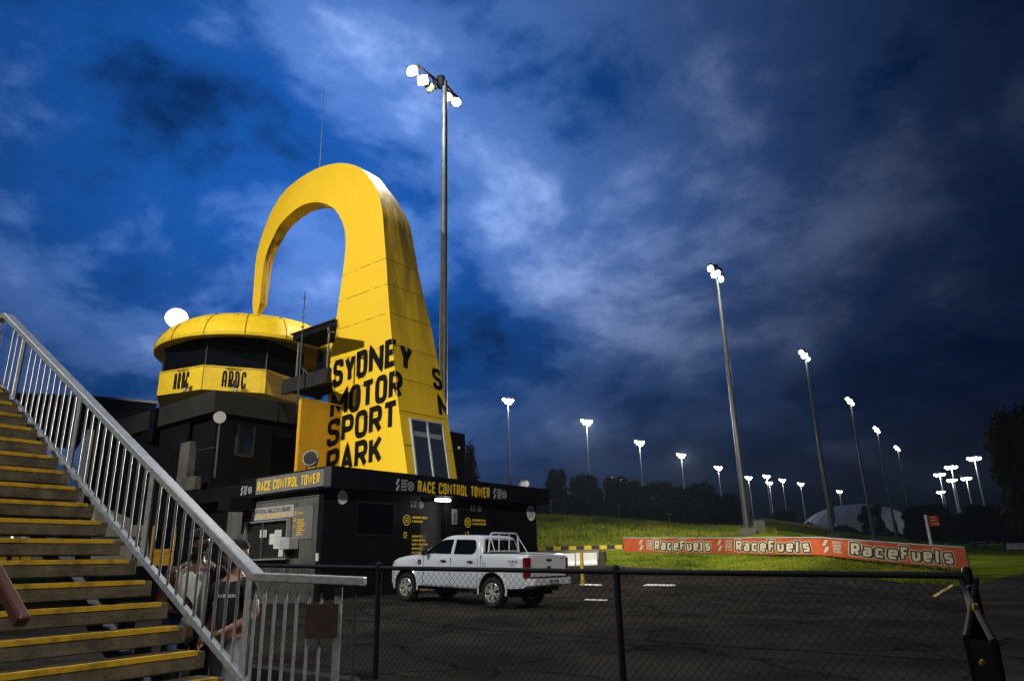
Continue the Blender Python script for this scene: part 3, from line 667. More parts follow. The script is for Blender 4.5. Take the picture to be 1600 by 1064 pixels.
m = MB(); bbox(m, a_ - .14, a_ + .14, -.012, -.002, z_ - .26, z_ + .26); m.build('board', mat('grey_board', (.22, .22, .21), .6), sg); m = MB(); f = fB(-.012, a_ - .14, z_ - .26)
emblem(m, f, .14, .31, .09); [bars(m, f, .04, .05 + .05 * i, .2, .025, i) for i in range(3)]; m.build('print', M_blkpl, sg)
# notice panels on the lit wall
def rectA(px0, py0, px1, py1, a=0): b_0, z1_ = PA(px0, py0, a); b_1, z0_ = PA(px1, py1, a); return b_0, b_1, z0_, z1_
b_0, b_1, z_0, z_1 = rectA(395, 796, 459, 812)
_, z_0 = PA(395, 813.5, 0); _, z_1 = PA(395, 795, 0)
bh = empty('bulletin_header', B(0, b_0, z_0), 'pale header sign over the glazed notice cabinet on the lit wall', 'sign')
m = MB(); bbox(m, -.03, -.008, b_1, b_0, z_0, z_1); m.build('board', mat('pale_sign', (.36, .34, .30), .6, var=.08), bh)
hs_ = z_1 - z_0; wd_ = b_0 - b_1
words(('OFFICIAL', 'BULLETIN', 'BOARD'), flat(B(-.031, b_0 - wd_ * .08, z_0 + hs_ * .50), -v, Z, -u, .004), hs_ * .36, wd_ * .85, M_blkpl, bh, 'heading', t=.14)
m = MB(); text(m, 'SYDNEY MOTORSPORT PARK', flat(B(-.031, b_0 - wd_ * .18, z_0 + hs_ * .16), -v, Z, -u, .004), hs_ * .22, wd_ * .66, t=.2); m.build('subheading', M_ylt, bh)
b_0, b_1, z_0, z_1 = rectA(389.5, 815, 452, 875); _, z_1 = PA(390, 816, 0)
_, z_0 = PA(389, 876, 0)
nb = empty('notice_cabinet', B(0, b_0, z_0), 'aluminium framed glass notice cabinet with papers pinned inside', 'notice board')
fr = .05; m = MB(); bbox(m, -.16, -.008, b_1, b_1 + fr, z_0, z_1); bbox(m, -.16, -.008, b_0 - fr, b_0, z_0, z_1); bbox(m, -.16, -.008, b_1 + fr, b_0 - fr, z_1 - fr, z_1); bbox(m, -.16, -.008, b_1 + fr, b_0 - fr, z_0, z_0 + fr)
m.build('frame', mat('aluminium_trim', (.45, .45, .43), .4, .6), nb); m = MB(); bbox(m, -.05, -.03, b_1 + fr, b_0 - fr, z_0 + fr, z_1 - fr); m.build('backing', mat('dark_felt', (.015, .017, .014), .35), nb)
m = MB(); cb = (b_0 + b_1) / 2; bbox(m, -.155, -.13, cb + .15 - .02, cb + .15 + .02, z_0 + fr, z_1 - fr); m.build('mullion', mat('dull_frame', (.08, .09, .09), .4), nb)
for i, (x0, y0, x1, y1) in enumerate(((409, 828, 418.5, 839), (432, 828, 442, 838.5), (424, 834, 431, 850), (430.5, 840, 449, 856), (438, 856, 444, 869))):
    q0, q1, r0_, r1_ = rectA(x0, y0, x1, y1); m = MB(); bbox(m, -.058, -.052, q1, q0, r0_, r1_); pp = m.build('paper', M_paper, nb)
    if i in (0, 1, 3):
        m = MB(); f = flat(B(-.0585, q0, r0_), -v, Z, -u, .002); ww = q0 - q1; hh_ = r1_ - r0_
        for k in range(4): stroke(m, [(ww * .15, hh_ * (.2 + .2 * k)), (ww * (.85 - .1 * (k % 2)), hh_ * (.2 + .2 * k))], hh_ * .04, f)
        m.build('print', mat('grey_print', (.2, .2, .2), .6), pp)
q0, q1, r0_, r1_ = rectA(452, 841, 466, 857.5)
eb = empty('meter_box', B(0, q0, r0_), 'grey metal box with conduit mounted right of the glass notice cabinet', 'electrical box')
m = MB(); bbox(m, -.34, -.008, q1, q0 - .02, r0_, r1_); bevel(m.build('housing', mat('grey_enamel', (.40, .41, .41), .45), eb), .012)
m = MB(); m.tube([B(-.06, (q0 + q1) / 2 + .1, r0_), B(-.10, (q0 + q1) / 2 + .12, r0_ - .3), B(-.05, (q0 + q1) / 2 + .2, r0_ - .65)], .022, 8); m.build('conduit', M_blkpl, eb)
b_0, b_1, z_0, z_1 = rectA(459, 796, 487.5, 841); _, z_0 = PA(461, 843, 0); _, z_1 = PA(461, 793, 0)
db = empty('directory_board', B(0, b_0, z_0), 'grey directory panel with yellow level names right of the bulletin board', 'sign')
m = MB(); bbox(m, -.02, -.008, b_1, b_0, z_0, z_1); m.build('board', mat('grey_sign', (.15, .145, .125), .6, var=.1), db)
m = MB(); hs_ = z_1 - z_0; f = flat(B(-.02, b_0 - .03, z_0), -v, Z, -u, .004)
for i, (t_, y_, nl) in enumerate((('L3', .76, 1), ('L2', .56, 3), ('L1', .36, 5))):
    text(m, t_, lambda x, y, l=0: f(x + .02, y + hs_ * y_, l), .11, .13, t=.2)
    for j in range(nl): bars(m, f, .22, hs_ * (y_ + .03 - .065 * j), rnd.uniform(.22, .42), .035, i * 9 + j)
m.build('lettering', M_ylt, db)
b_, z_ = PA(497, 869.5, 0); m = MB(); bbox(m, -.05, -.008, b_ - .05, b_ + .05, z_ - .12, z_ + .1); tag(m.build('power_outlet', M_wht), 'small white outlet low on the lit wall by the corner', 'outlet')
# floodlamps standing on the roof
b_, _ = PA(487, 718, FA + .4); fl = empty('roof_floodlight', B(FA + .4, b_, FZT), 'round black floodlight standing on the roof before the orange panel', 'floodlight')
m = MB(); c_ = onpl(487, 717, B(FA + .4, b_, 0), u); ax_ = (-u * .7 - v * .4 + Z * .15).normalized(); m.tube([c_ - ax_ * .14, c_ - ax_ * .04, c_ + ax_ * .12], [.14, .24, .25], 20); m.build('housing', M_blkpl, fl, smooth=True)
m = MB(); m.tube([c_ + ax_ * .122, c_ + ax_ * .13], .22, 20); m.build('lens', M_glass, fl)
m = MB(); s_ = v; m.tube([c_ + s_ * .27, B(FA + .4, b_, FZT) + s_ * .22 - Z * .1], .022, 6); m.tube([c_ - s_ * .27, B(FA + .4, b_, FZT) - s_ * .22 - Z * .1], .022, 6); m.build('yoke', M_blkpl, fl)
a_, z_ = PB(819, 757, -.1); fl = empty('roof_floodlight', B(a_, -.1, FZT), 'tilted round lamp with a white face on the right of the roof', 'floodlight')
m = MB(); c_ = B(a_, -.1, z_); ax_ = (-u * .75 - v * .3 + Z * .5).normalized(); m.tube([c_ - ax_ * .2, c_ - ax_ * .1, c_], [.10, .22, .25], 20); m.tube([c_ - ax_ * .1, B(a_, -.1, FZT - .12)], .04, 6); m.build('housing', M_blkpl, fl, smooth=True)
m = MB(); m.tube([c_ + ax_ * .001, c_ + ax_ * .012], .20, 20); m.build('lens', mat('milky_lens', (.05, .05, .06), .25, col2=(.5, .5, .55), vs=5), fl)

# ------------------------------------------------------------------ the yellow arch
AA = 0.0
Kp = onpl(637, 742, B(0, 1.5, 0), v); AA = (Kp - W).dot(u)
ST = [((637, 742), (508, 742), (714.7, 747)), ((624, 646.7), (512.5, 630), (701, 650)), ((616.5, 573), (516, 566), (689.5, 575)), ((609.8, 500), (524.5, 505), (676, 508)), ((606, 450), (532, 452), (664.3, 455)),
      ((603.7, 411), (537, 415), (655.5, 414)), ((599.7, 358), (539.7, 386), (646, 358)), ((597, 327), (538.7, 361), (638.5, 333)), ((590.5, 300.5), (532.6, 342.6), (621, 300)), ((580, 282), (523.4, 328), (605, 285)),
      ((561.6, 262), (511.6, 320), None), ((531, 255), (496, 316), None), ((498.4, 262.4), (477, 319), None), ((469.5, 278), (459, 329.5), None), ((443, 300.5), (438, 350.5), None),
      ((424.7, 329.5), (424, 377), None), ((409, 369), (415.5, 400), None), ((399.7, 408), (410, 430), None), ((394.5, 473), (405.8, 473), None)]
sec = []
th_tail = [.98, .86, .76, .68, .60, .54, .48, .45, .42]
for i, (e_, n_, f_) in enumerate(ST):
    be_, ze_ = PA(*e_, AA); bn_, zn_ = PA(*n_, AA)
    if f_:
        q = onpl(*f_, B(AA, be_, 0), v); th = (q - W).dot(u) - AA
    else: th = th_tail[i - 10]
    sec.append([be_, ze_, bn_, zn_, th])
(lambda *a: None)('ARCH AA', AA, [[round(x, 2) for x in s_] for s_ in sec])
sec.insert(0, [sec[0][0] - (sec[1][0] - sec[0][0]) * .18, FZB + .1, sec[0][2] + .1, FZB + .1, sec[0][4] + .1])
def cr_(p0, p1, p2, p3, t): return .5 * ((2 * p1) + (-p0 + p2) * t + (2 * p0 - 5 * p1 + 4 * p2 - p3) * t * t + (-p0 + 3 * p1 - 3 * p2 + p3) * t ** 3)
SS = []
for i in range(len(sec) - 1):
    p = [sec[max(0, i - 1)], sec[i], sec[i + 1], sec[min(len(sec) - 1, i + 2)]]
    for k in range(5): t = k / 5; SS.append([cr_(p[0][j], p[1][j], p[2][j], p[3][j], t) for j in range(5)])
SS.append(sec[-1])
arch = empty('arch_sculpture', B(AA, sec[0][0], FZB), 'huge yellow arch curving from the lettered leg down to the round roof', 'sculpture')
m = MB()
for s_ in SS: m.v += [B(AA, s_[0], s_[1]), B(AA, s_[2], s_[3]), B(AA + s_[4], s_[2], s_[3]), B(AA + s_[4], s_[0], s_[1])]
bt, zt2 = PA(397.5, 489, AA + .15); bt2, _ = PA(403, 490, AA + .15)
m.v += [B(AA + .12, bt, zt2 - .15), B(AA + .12, bt2, zt2 - .15), B(AA + .32, bt2, zt2 - .15), B(AA + .32, bt, zt2 - .15)]
nS = len(SS) + 1
for i in range(nS - 1):
    for j in range(4): m.f.append((i * 4 + j, i * 4 + (j + 1) % 4, (i + 1) * 4 + (j + 1) % 4, (i + 1) * 4 + j))
m.f += [(0, 1, 2, 3), tuple(len(m.v) - 4 + k for k in (3, 2, 1, 0))]
ao = m.build('arch_body', M_yel, arch, smooth=True)
try: ao.data.set_sharp_from_angle(angle=radians(30))
except Exception: pass
def corner_b(z):
    for p, q in zip(SS, SS[1:]):
        if p[1] <= z <= q[1]: return p[0] + (q[0] - p[0]) * (z - p[1]) / (q[1] - p[1])
    return SS[0][0]
def inner_b(z):
    for p, q in zip(SS, SS[1:]):
        if p[3] <= z <= q[3]: return p[2] + (q[2] - p[2]) * (z - p[3]) / (q[3] - p[3])
    return SS[0][2]
def thick(z):
    for p, q in zip(SS, SS[1:]):
        if p[1] <= z <= q[1]: return p[4] + (q[4] - p[4]) * (z - p[1]) / (q[1] - p[1])
    return SS[0][4]
# panel seams: thin dark joints running round the leg
for zc in (5.4, 6.75, 8.1, 9.5, 10.9, 12.2, 13.4):
    m = MB()
    if zc > 6.3:
        b0_, b1_ = corner_b(zc), inner_b(zc + .1)
        n_ = 14; gaps = random.Random(zc)
        for i in range(n_):
            if gaps.random() < .22: continue
            p = B(AA - .005, b0_ + (b1_ - b0_) * i / n_, zc); q = B(AA - .005, b0_ + (b1_ - b0_) * (i + 1) / n_, zc); m.bar(p, q, .006, .018 * gaps.uniform(.4, 1))
    t_ = thick(zc); bb = corner_b(zc)
    m.bar(B(AA + .03, bb - .006, zc), B(AA + t_ - .03, bb - .006, zc), .006, .022)
    m.build('panel_seam', mat('seam_grime', (.10, .065, .01), .8), arch)
# orange panel box beside the leg
bp = None
pa0, pz = PB(471.5, 623, 5.5); pa1, pz1 = PB(526, 634, 5.5); BPL = 5.5
obx = empty('stair_enclosure', B(pa0, BPL, FZT), 'orange yellow box beside the arch leg carrying the first letters', 'enclosure')
m = MB(); k0 = [B(pa0, BPL, FZT - .3), B(AA - .02, BPL, FZT - .3), B(AA - .02, BPL, pz1), B(pa0, BPL, pz)]; m.prism(k0, v * .18); m.build('shell', M_oran, obx)
m = MB(); m.bar(B(pa0, BPL - .01, pz + .03), B(AA - .02, BPL - .01, pz1 + .03), .05, .05); m.build('cap_flashing', M_ynose, obx)
# lettering folded round the leg and on to the orange box
def leg_map(b_start, z_base, slope):
    def f(x, y, l=0):
        b = b_start - x; z = z_base + y + slope * x
        cb = corner_b(z)
        if b < cb: d = cb - b; z -= d * (slope + .16); return B(AA + d, corner_b(z), z) - v * (.02 + l)
        if b > BPL - .02 and z < pz1 + .0 + 10 and False: pass
        return B(AA, b, z) - u * (.02 + l)
    return f
def leg_map_box(b_start, z_base, slope, zcut):
    f0 = leg_map(b_start, z_base, slope)
    def f(x, y, l=0):
        b = b_start - x
        if b > BPL - .03: return B(AA - (b - BPL + .03) * .80 - .02, BPL, z_base + y + slope * x - .28 * (b - BPL + .03)) - v * (.02 + l)
        return f0(x, y, l)
    return f
L4 = []
for (s_, p0, p1, hpx) in (('SYDNEY', (519.5, 607), (642, 573), 42), ('MOTOR', (517, 656), (627, 619.5), 42), ('SPORT', (512.5, 698), (620, 668.5), 42), ('PARK', (511, 744), (596.5, 722), 42)):
    b0_, z0_ = PA(*p0, AA); _, zt_1 = PA(p0[0], p0[1] - hpx, AA)
    # end of the word: on this face, or past the corner
    b1_, z1_ = PA(*p1, AA)
    if s_ == 'SYDNEY':
        bc, zc = PA(616, 571.5, AA); q = onpl(642, 588, B(0, corner_b(zc), 0), v); d_ = (q - W).dot(u) - AA; width = b0_ - corner_b(zc) + d_; slope = (zc - z0_) / (b0_ - bc)
    else: width = b0_ - b1_; slope = (z1_ - z0_) / width
    L4.append((s_, b0_, z0_, zt_1 - z0_, width, slope)); (lambda *a: None)(s_, [round(x, 2) for x in (b0_, z0_, zt_1 - z0_, width, slope)])
for (s_, b0_, z0_, h_, w_, sl) in L4:
    m = MB(); text(m, s_, leg_map_box(b0_, z0_, sl, 0) if s_ != 'SYDNEY' else leg_map(b0_, z0_, sl), h_ * .98, w_, t=.205, sub=.07, lw=.5, rr=.34, gap=.10)
    m.build('lettering', M_ltr, arch, fix=False)
for s_, py, in (('S', 606), ('M', 650), ('S', 694)):
    bq = corner_b(7 if s_ == 'S' else 6); q = onpl(682 + (py - 606) * .21, py, B(0, bq, 0), v); a_, z_ = (q - W).dot(u) - AA, q.z
    def f(x, y, l=0, a_=a_, z_=z_):
        z = z_ + y - .02 * x; aa = a_ + x; T = thick(z)
        if aa > T: return B(AA + T + .02 + l, corner_b(z) + (aa - T), z)
        return B(AA + aa, corner_b(z), z) - v * (.02 + l)
    m = MB(); text(m, s_, f, .95, .56 if s_ == 'S' else .8, t=.205, sub=.06, rr=.34); m.build('side_lettering', M_ltr, arch, fix=False)
# tall window in the right face
def RF(px, py):
    z = 5.0
    for _ in range(8): q = onpl(px, py, B(0, corner_b(z), 0), v); z = q.z
    return (q - W).dot(u), q.z
w1, w2, w3, w4 = RF(640.5, 654), RF(690, 662), RF(703, 757), RF(651, 748)
def rfp(p, o=0): return B(p[0], corner_b(p[1]), p[1]) - v * o
m = MB(); m.add([rfp(w1, .015), rfp(w2, .015), rfp(w3, .015), rfp(w4, .015)], [(0, 1, 2, 3)]); wn = m.build('window', mat('tinted_glass', (.035, .045, .065), .12, spec=.8), arch)
m = MB(); P4 = [rfp(w1, .02), rfp(w2, .02), rfp(w3, .02), rfp(w4, .02)]
for i in range(4): m.bar(P4[i], P4[(i + 1) % 4], .07, .07, up=v)
m.bar((P4[0] + P4[1]) / 2, (P4[2] + P4[3]) / 2, .07, .07, up=v); m.build('frame', mat('window_frame_white', (.42, .44, .48), .5), wn)
m = MB(); 
for i0, i1 in ((.06, .46), (.54, .92)):
    q = lambda t, s_: (P4[0] * (1 - t) + P4[1] * t) * (1 - s_) + (P4[3] * (1 - t) + P4[2] * t) * s_ + v * .001
    m.add([q(i0, .20), q(i1, .20), q(i1, .285), q(i0, .285)], [(0, 1, 2, 3)])
m.build('blind', mat('blind_grey', (.22, .24, .26), .6), wn, fix=False)
# whip aerial on the arch
b_, z_ = PA(499, 262, AA + .4); q = onpl(506, 137, B(AA + .4, b_, 0), u)
m = MB(); m.tube([B(AA + .4, b_, z_ - .1), B(AA + .4, b_, z_ + (q.z - z_) * .35), B(AA + .4, (q - W).dot(v), q.z)], .022, 6, r2=.008)
tag(m.build('whip_aerial', M_galvd), 'thin whip aerial standing on top of the yellow arch', 'aerial')

# ------------------------------------------------------------------ round roof, glass storey and lettered band
bT, zT = PA(401, 490, AA + .2); CA, CB = AA + .5, bT + .35
def circ(r, z, n=48, ph=0): return [B(CA + r * cos(2 * pi * k / n + ph), CB + r * sin(2 * pi * k / n + ph), z) for k in range(n)]
cc_ = B(CA, CB, 0); DC = hypot(cc_.x, cc_.y); RD = 4.55
# rim height from the near edge pixel
qn = onpl(385, 522.6, cc_ - V((cc_.x, cc_.y, 0)).normalized() * RD, V((cc_.x, cc_.y, 0)).normalized()); ZR = qn.z
(lambda *a: None)('drum centre', cc_[:], 'rim z', ZR, 'tip z', zT)
drm = empty('round_pavilion', B(CA, CB, 0), 'round yellow dish roof over dark glass and a lettered yellow band', 'pavilion')
m = MB(); prof = [(RD - .75, ZR + .12), (RD - .28, ZR - .02), (RD - .04, ZR + .02), (RD, ZR + .16), (RD - .18, ZR + .60), (RD - .50, ZR + 1.02), (RD - 1.0, ZR + 1.34), (RD - 2.0, ZR + 1.56), (.05, ZR + 1.72)]
n = 60
for r_, z_ in prof: m.v += circ(r_, z_, n)
for i in range(len(prof) - 1):
    for j in range(n): m.f.append((i * n + j, i * n + (j + 1) % n, (i + 1) * n + (j + 1) % n, (i + 1) * n + j))
m.build('roof', M_yroof, drm, smooth=True)
m = MB()
for k in range(16):
    t = 2 * pi * (k + .35) / 16; pts = [B(CA + r_ * cos(t), CB + r_ * sin(t), z_) + (Z * .012 + (u * cos(t) + v * sin(t)) * .012) for r_, z_ in prof[2:8]]
    m.tube(pts, .014, 5)
m.build('roof_seam', mat('seam_grime', (.1, .06, .01), .8), drm)
m = MB(); rs = random.Random(5)
for _ in range(60):
    t = rs.uniform(0, 2 * pi); k = rs.randint(4, 6); r_ = prof[k][0] + (prof[k + 1][0] - prof[k][0]) * .5; z_ = (prof[k][1] + prof[k + 1][1]) / 2
    m.ball(B(CA + r_ * cos(t), CB + r_ * sin(t), z_ + .01), rs.uniform(.015, .045), 6)
m.build('roof_stain', mat('stain_brown', (.06, .035, .01), .9), drm)
# octagon: near facet from px 320 to 418
RO = 3.45
view = V((cc_.x, cc_.y, 0)).normalized(); facing = atan2((-view).dot(v), (-view).dot(u))
def octv(r, z, rot=radians(2)):
    c2 = cc_ + V((-view.y, view.x, 0)) * .42 * 0 - view * 0; o = []
    for k in range(8):
        t = facing + rot + (k - .5) * pi / 4; o.append(B(CA, CB, 0) + u * (cos(t) * r) + v * (sin(t) * r) + Z * z + LAT)
    return o
LAT = V((-view.y, view.x, 0)) * 0.85   # shifts the glass storey slightly left of the roof centre
qf = lambda y: onpl(369, y, cc_ - view * RO * cos(pi / 8), view).z
zb0, zb1 = qf(611.5), qf(573.5)
def oct_ring(mb, r, z0, z1, r2=None):
    a_ = octv(r, z0); b_ = octv(r2 or r, z1); k = len(mb.v); mb.v += a_ + b_
    for i in range(8): mb.f.append((k + i, k + (i + 1) % 8, k + 8 + (i + 1) % 8, k + 8 + i))
m = MB(); oct_ring(m, RO - .12, zb1, ZR + .3); m.build('glazing', M_glass, drm)
for p, q in zip(octv(RO - .10, zb1), octv(RO - .10, ZR + .2)): m = MB(); m.tube([p, q], .035, 6); m.build('mullion', M_blkpl, drm)
m = MB(); oct_ring(m, RO, zb0, zb1); oct_ring(m, RO, zb1, zb1 + .001, RO - .2); k = len(m.v); m.v += octv(RO, zb0); m.f.append(tuple(range(k, k + 8))); bd = m.build('band', M_yroof, drm)
m = MB(); 
for p, q, in zip(octv(RO + .012, zb1 - .06), octv(RO + .012, zb1 - .06)[1:] + octv(RO + .012, zb1 - .06)[:1]): m.bar(p, q, .01, .02)
for p, q in zip(octv(RO + .008, zb0 + .01), octv(RO + .008, zb1 - .02)): m.tube([p, q], .012, 5)
m.build('band_trim', mat('seam_grime', (.1, .06, .01), .8), drm)
# lettering on facets
oc0 = octv(RO, zb0); bandh = zb1 - zb0
def facet(i):
    p, q = oc0[i], oc0[(i + 1) % 8]
    d = ray(369, 590); 
    if (p - C0).dot(RT) > (q - C0).dot(RT): p, q = q, p
    ex = (q - p).normalized(); nrm = ex.cross(Z).normalized(); return p, ex, nrm, (q - p).length
vis = sorted(range(8), key=lambda i: ((oc0[i] + oc0[(i + 1) % 8]) / 2 - C0).length)[:3]
vis = sorted(vis, key=lambda i: ((oc0[i] + oc0[(i + 1) % 8]) / 2 - C0).dot(RT) / (((oc0[i] + oc0[(i + 1) % 8]) / 2 - C0).dot(FW)))
m = MB(); m2 = MB()
for i, (fr0, fr1) in ((vis[1], (.30, .68)), (vis[0], (.36, .70))):
    p, ex, nr, L_ = facet(i); f = flat(p + ex * L_ * fr0 + Z * bandh * .12, ex, Z, nr, .012)
    text(m, '^RDC', f, bandh * .70, L_ * (fr1 - fr0), t=.105, gap=.30, lw=.30, rr=.45)
    f = flat(p + ex * L_ * (fr0 + .06) + Z * bandh * .84, ex, Z, nr, .012); text(m2, 'POWERED BY', f, bandh * .085, L_ * .25, t=.16)
m.build('lettering', M_ltr, bd); m2.build('small_lettering', M_ltr, bd)
# little floodlights clamped on the band
for (px, py, i, lb) in ((366, 606, vis[1], 'small black spotlight clamped under the front facet of the lettered band'), (298, 606, vis[0], 'small black spotlight on the left facet of the lettered band')):
    p, ex, nr, L_ = facet(i); c_ = onpl(px, py, p, nr); s0 = empty('band_spotlight', c_, lb, 'spotlight')
    m = MB(); m.bar(c_, c_ + nr * .35 - Z * .05, .04, .04); m.tube([c_ + nr * .35 - Z * .1, c_ + nr * .35 + Z * .25 ], .03, 6); m.build('bracket', M_blkpl, s0)
    m = MB(); m.box(c_ + nr * .38 + Z * .12, ex * .09, nr * .06, Z * .14); m.build('housing', M_blkpl, s0)
    m = MB(); m.box(c_ + nr * .32 - Z * .14, ex * .10, nr * .05, Z * .06); m.build('gear_tray', mat('grey_enamel', (.4, .41, .41), .45), s0)

# ------------------------------------------------------------------ dark main block under the pavilion
BM = 7.95
AMc, _ = PB(336, 620, BM); _, ZM = PB(336, 609, BM)
(lambda *a: None)('block corner a', AMc, 'z', ZM, 'zb0', zb0)
blk = empty('main_block', B(AMc, BM, 0), 'black multi storey block under the round pavilion, left of the arch', 'building')
AMe = AA + 6
m = MB(); bbox(m, AMc + .35, AMe, BM + .35, BM + 9, 0, ZM - 1.0); m.build('facade', M_black, blk)
m = MB(); bbox(m, AMc, AMe, BM, BM + 9.4, ZM - .85, min(ZM, zb0 - .02)); m.build('parapet', mat('parapet_grey', (.012, .0115, .010), .7, var=.3, vs=1.4), blk)
# lighter concrete pier and plinth
q0, z1_ = PA(307, 690, AMc + .3); q1, z0_ = PA(283, 770, AMc + .3)
m = MB(); bbox(m, AMc + .05, AMc + .34, min(q0, q1), max(q0, q1), z0_ - .2, z1_); m.build('pier', M_char, blk)
q2, z2_ = PA(325, 745, AMc + .3); q3, z3_ = PA(300, 769, AMc + .3)
m = MB(); bbox(m, AMc - .2, AMc + .04, q2, q3 - .05, z3_, z2_); m.build('plinth', M_char, blk)
# window, its bluish reflection painted into the glass colour
wa, wz = PB(377, 668, BM + .34); wb_, wz2 = PB(391, 710, BM + .34)
m = MB(); bbox(m, wa - .1, wb_, BM + .28, BM + .345, wz2, wz); wn = m.build('window', mat('glint_glass', (.008, .02, .035), .3, spec=.3), blk)
m = MB(); bbox(m, wb_, wb_ + .1, BM + .25, BM + .345, wz2 - .1, wz + .1); bbox(m, wa - .2, wa - .1, BM + .25, BM + .345, wz2 - .1, wz + .1); bbox(m, wa - .1, wb_, BM + .25, BM + .345, wz2 - .15, wz2); m.build('frame', mat('darker_frame', (.02, .022, .02), .5), wn)
# round dish on a pole
p0, p1 = PB(335, 746, BM - .2), PB(343, 660, BM - .2)
ds = empty('dish_on_pole', B(p0[0], BM - .2, p0[1]), 'pale round dish on a thin pole against the dark block', 'dish')
c_ = onpl(343.3, 652, B(0, BM - .3, 0), v); m = MB(); dd = (C0 - c_).normalized(); dd = (dd + v * -.2 + Z * .1).normalized(); m.tube([c_, c_ + dd * .05], .23, 24); m.build('dish', mat('dish_grey', (.42, .43, .43), .6, var=.1), ds, smooth=True)
m = MB(); m.tube([B(p0[0], BM - .2, p0[1]), B(p1[0], BM - .2, p1[1])], .035, 6); pa_ = PB(311, 703, BM - .2); pb_ = PB(335, 699, BM - .2); m.tube([B(pa_[0], BM - .2, pa_[1]), B(pb_[0], BM - .2, pb_[1])], .025, 6); m.build('pole', M_galvd, ds)
# viewing deck between pavilion and leg
AD = AA - 1.5
bd0, zd0 = PA(453, 521, AD); bd1, zd1 = PA(525, 497, AD)
dk = empty('viewing_deck', B(AD, bd0, ZM - .5), 'dark covered viewing deck on posts between the pavilion and the arch leg', 'balcony')
zr = (zd0 + zd1) / 2
DB = bd1
IBd, _ = PA(527, 505, AA)
def dprism(mb, a1, bL, bR, z0, z1, inset=0):      # slab whose right end is cut back to meet the leg
    t = min(1, (a1 - AD) / (AA - AD)); bR1 = bR + (IBd + .12 - bR) * t
    mb.prism([B(AD + inset, bL, z0), B(AD + inset, bR, z0), B(a1, bR1, z0), B(a1, bL, z0)], Z * (z1 - z0))
m = MB(); dprism(m, AA - .1, bd0 - .12, DB, zr - .30, zr - .055, .08); m.build('roof', M_black, dk)
m = MB(); dprism(m, AA - .1, bd0, DB, zr - .05, zr); m.build('gutter', mat('gutter_grey', (.05, .05, .05), .5), dk)
bq0, zq0 = PA(441, 612, AD); bq1, zq1 = PA(513, 590, AD); DB = max(DB, bq1)
m = MB(); bbox(m, AD - .05, AD + .15, DB, bq0, (zq0 + zq1) / 2 - .15, (zq0 + zq1) / 2 + .45); m.build('floor_beam', mat('beam_dark', (.014, .014, .014), .5, var=.3), dk)
ds_z = (zq0 + zq1) / 2 + .45
m = MB(); gb = IBd + 1.0; bbox(m, AD + 1.6, AD + 1.7, gb, bq0, ds_z - .6, zr - .3); m.build('glazing', M_glass, dk)
m = MB(); dprism(m, AD + 1.58, bq0 - .1, DB, ds_z - .5, ds_z - .4, .16); m.build('floor', M_black, dk)
for px in (465, 512):
    b_, _ = PA(px, 560, AD + .1); _, zt3 = PA(px, 536 if px < 500 else 522, AD + .1); m = MB(); m.tube([B(AD + .1, b_, ds_z - .02), B(AD + .1, b_, min(zt3, zr - .3))], .045, 8); m.build('post', M_galvd, dk)
m = MB(); b_, z_ = PA(472, 575, AD + .3); b2_, z2_ = PA(495, 597, AD + .3); m.tube([B(AD + .3, b_, z_), B(AD + .3, b2_, z2_)], .03, 6); m.build('brace', M_galvd, dk)
m = MB(); b_, z_ = PA(517, 518, AD - .1); m.tube([B(AD - .1, b_ + .15, z_ + .2), B(AD - .1, b_ + .15, z_), B(AD - .1, b_ - .3, z_ - .1)], .05, 8); m.build('downpipe', M_galvd, dk)
# mast aerial in front of the deck
AM = AD - .35; q0_ = PA(476, 456, AM); q1_ = PA(466, 625, AM); m = MB(); bb_ = (q0_[0] + q1_[0]) / 2
m.tube([B(AM, bb_, q1_[1] - .5), B(AM, bb_, q0_[1] - 1.9)], .04, 8); m.tube([B(AM, bb_, q0_[1] - 2), B(AM, bb_, q0_[1])], .02, 6)
for k in range(4): z_ = q0_[1] - .3 - k * .42; m.bar(B(AM, bb_ - .12, z_), B(AM, bb_ + .12, z_ + .03), .02, .02); m.ball(B(AM, bb_, z_), .05, 6)
tag(m.build('aerial_mast', M_blkpl), 'dark aerial mast with small crossbars in front of the deck roof', 'aerial')
# wall behind the deck joining block and leg
# ------------------------------------------------------------------ pit building roof on the left
q0_ = atD(232, 628, 36); q1_ = atD(150, 620, 44); q2_ = atD(20, 610, 58)
pit = empty('pit_building', (q1_.x, q1_.y, 0), 'long dark building with an overhanging roof seen through the stair balusters', 'building')
def wing(px0, px1, D0, D1, yt0, yt1, yb0, yb1, mb, depth=9):
    a0, a1 = atD(px0, yt0, D0), atD(px1, yt1, D1); c0 = atD(px0, yb0, D0); c1 = atD(px1, yb1, D1); back = V((a0.x + a1.x, a0.y + a1.y, 0)).normalized() * depth
    mb.prism([a0, a1, V((a1.x, a1.y, c1.z)), V((a0.x, a0.y, c0.z))], back)
m = MB(); wing(-60, 150, 60, 46, 612, 620, 650, 668, m); wing(150, 245, 46, 33, 620, 629, 668, 690, m); m.build('roof', M_black, pit)
m = MB(); p_, q_ = atD(150, 619.5, 45.95), atD(245, 628.5, 32.95); m.bar(p_, q_, .12, .10); p2 = atD(-60, 611.5, 59.9); m.bar(p_, p2, .12, .1); m.build('gutter', mat('gutter_pale', (.3, .3, .3), .4), pit)
m = MB(); wing(147, 300, 40, 31, 640, 640, 868, 885, m, 4); m.build('facade', M_black, pit)
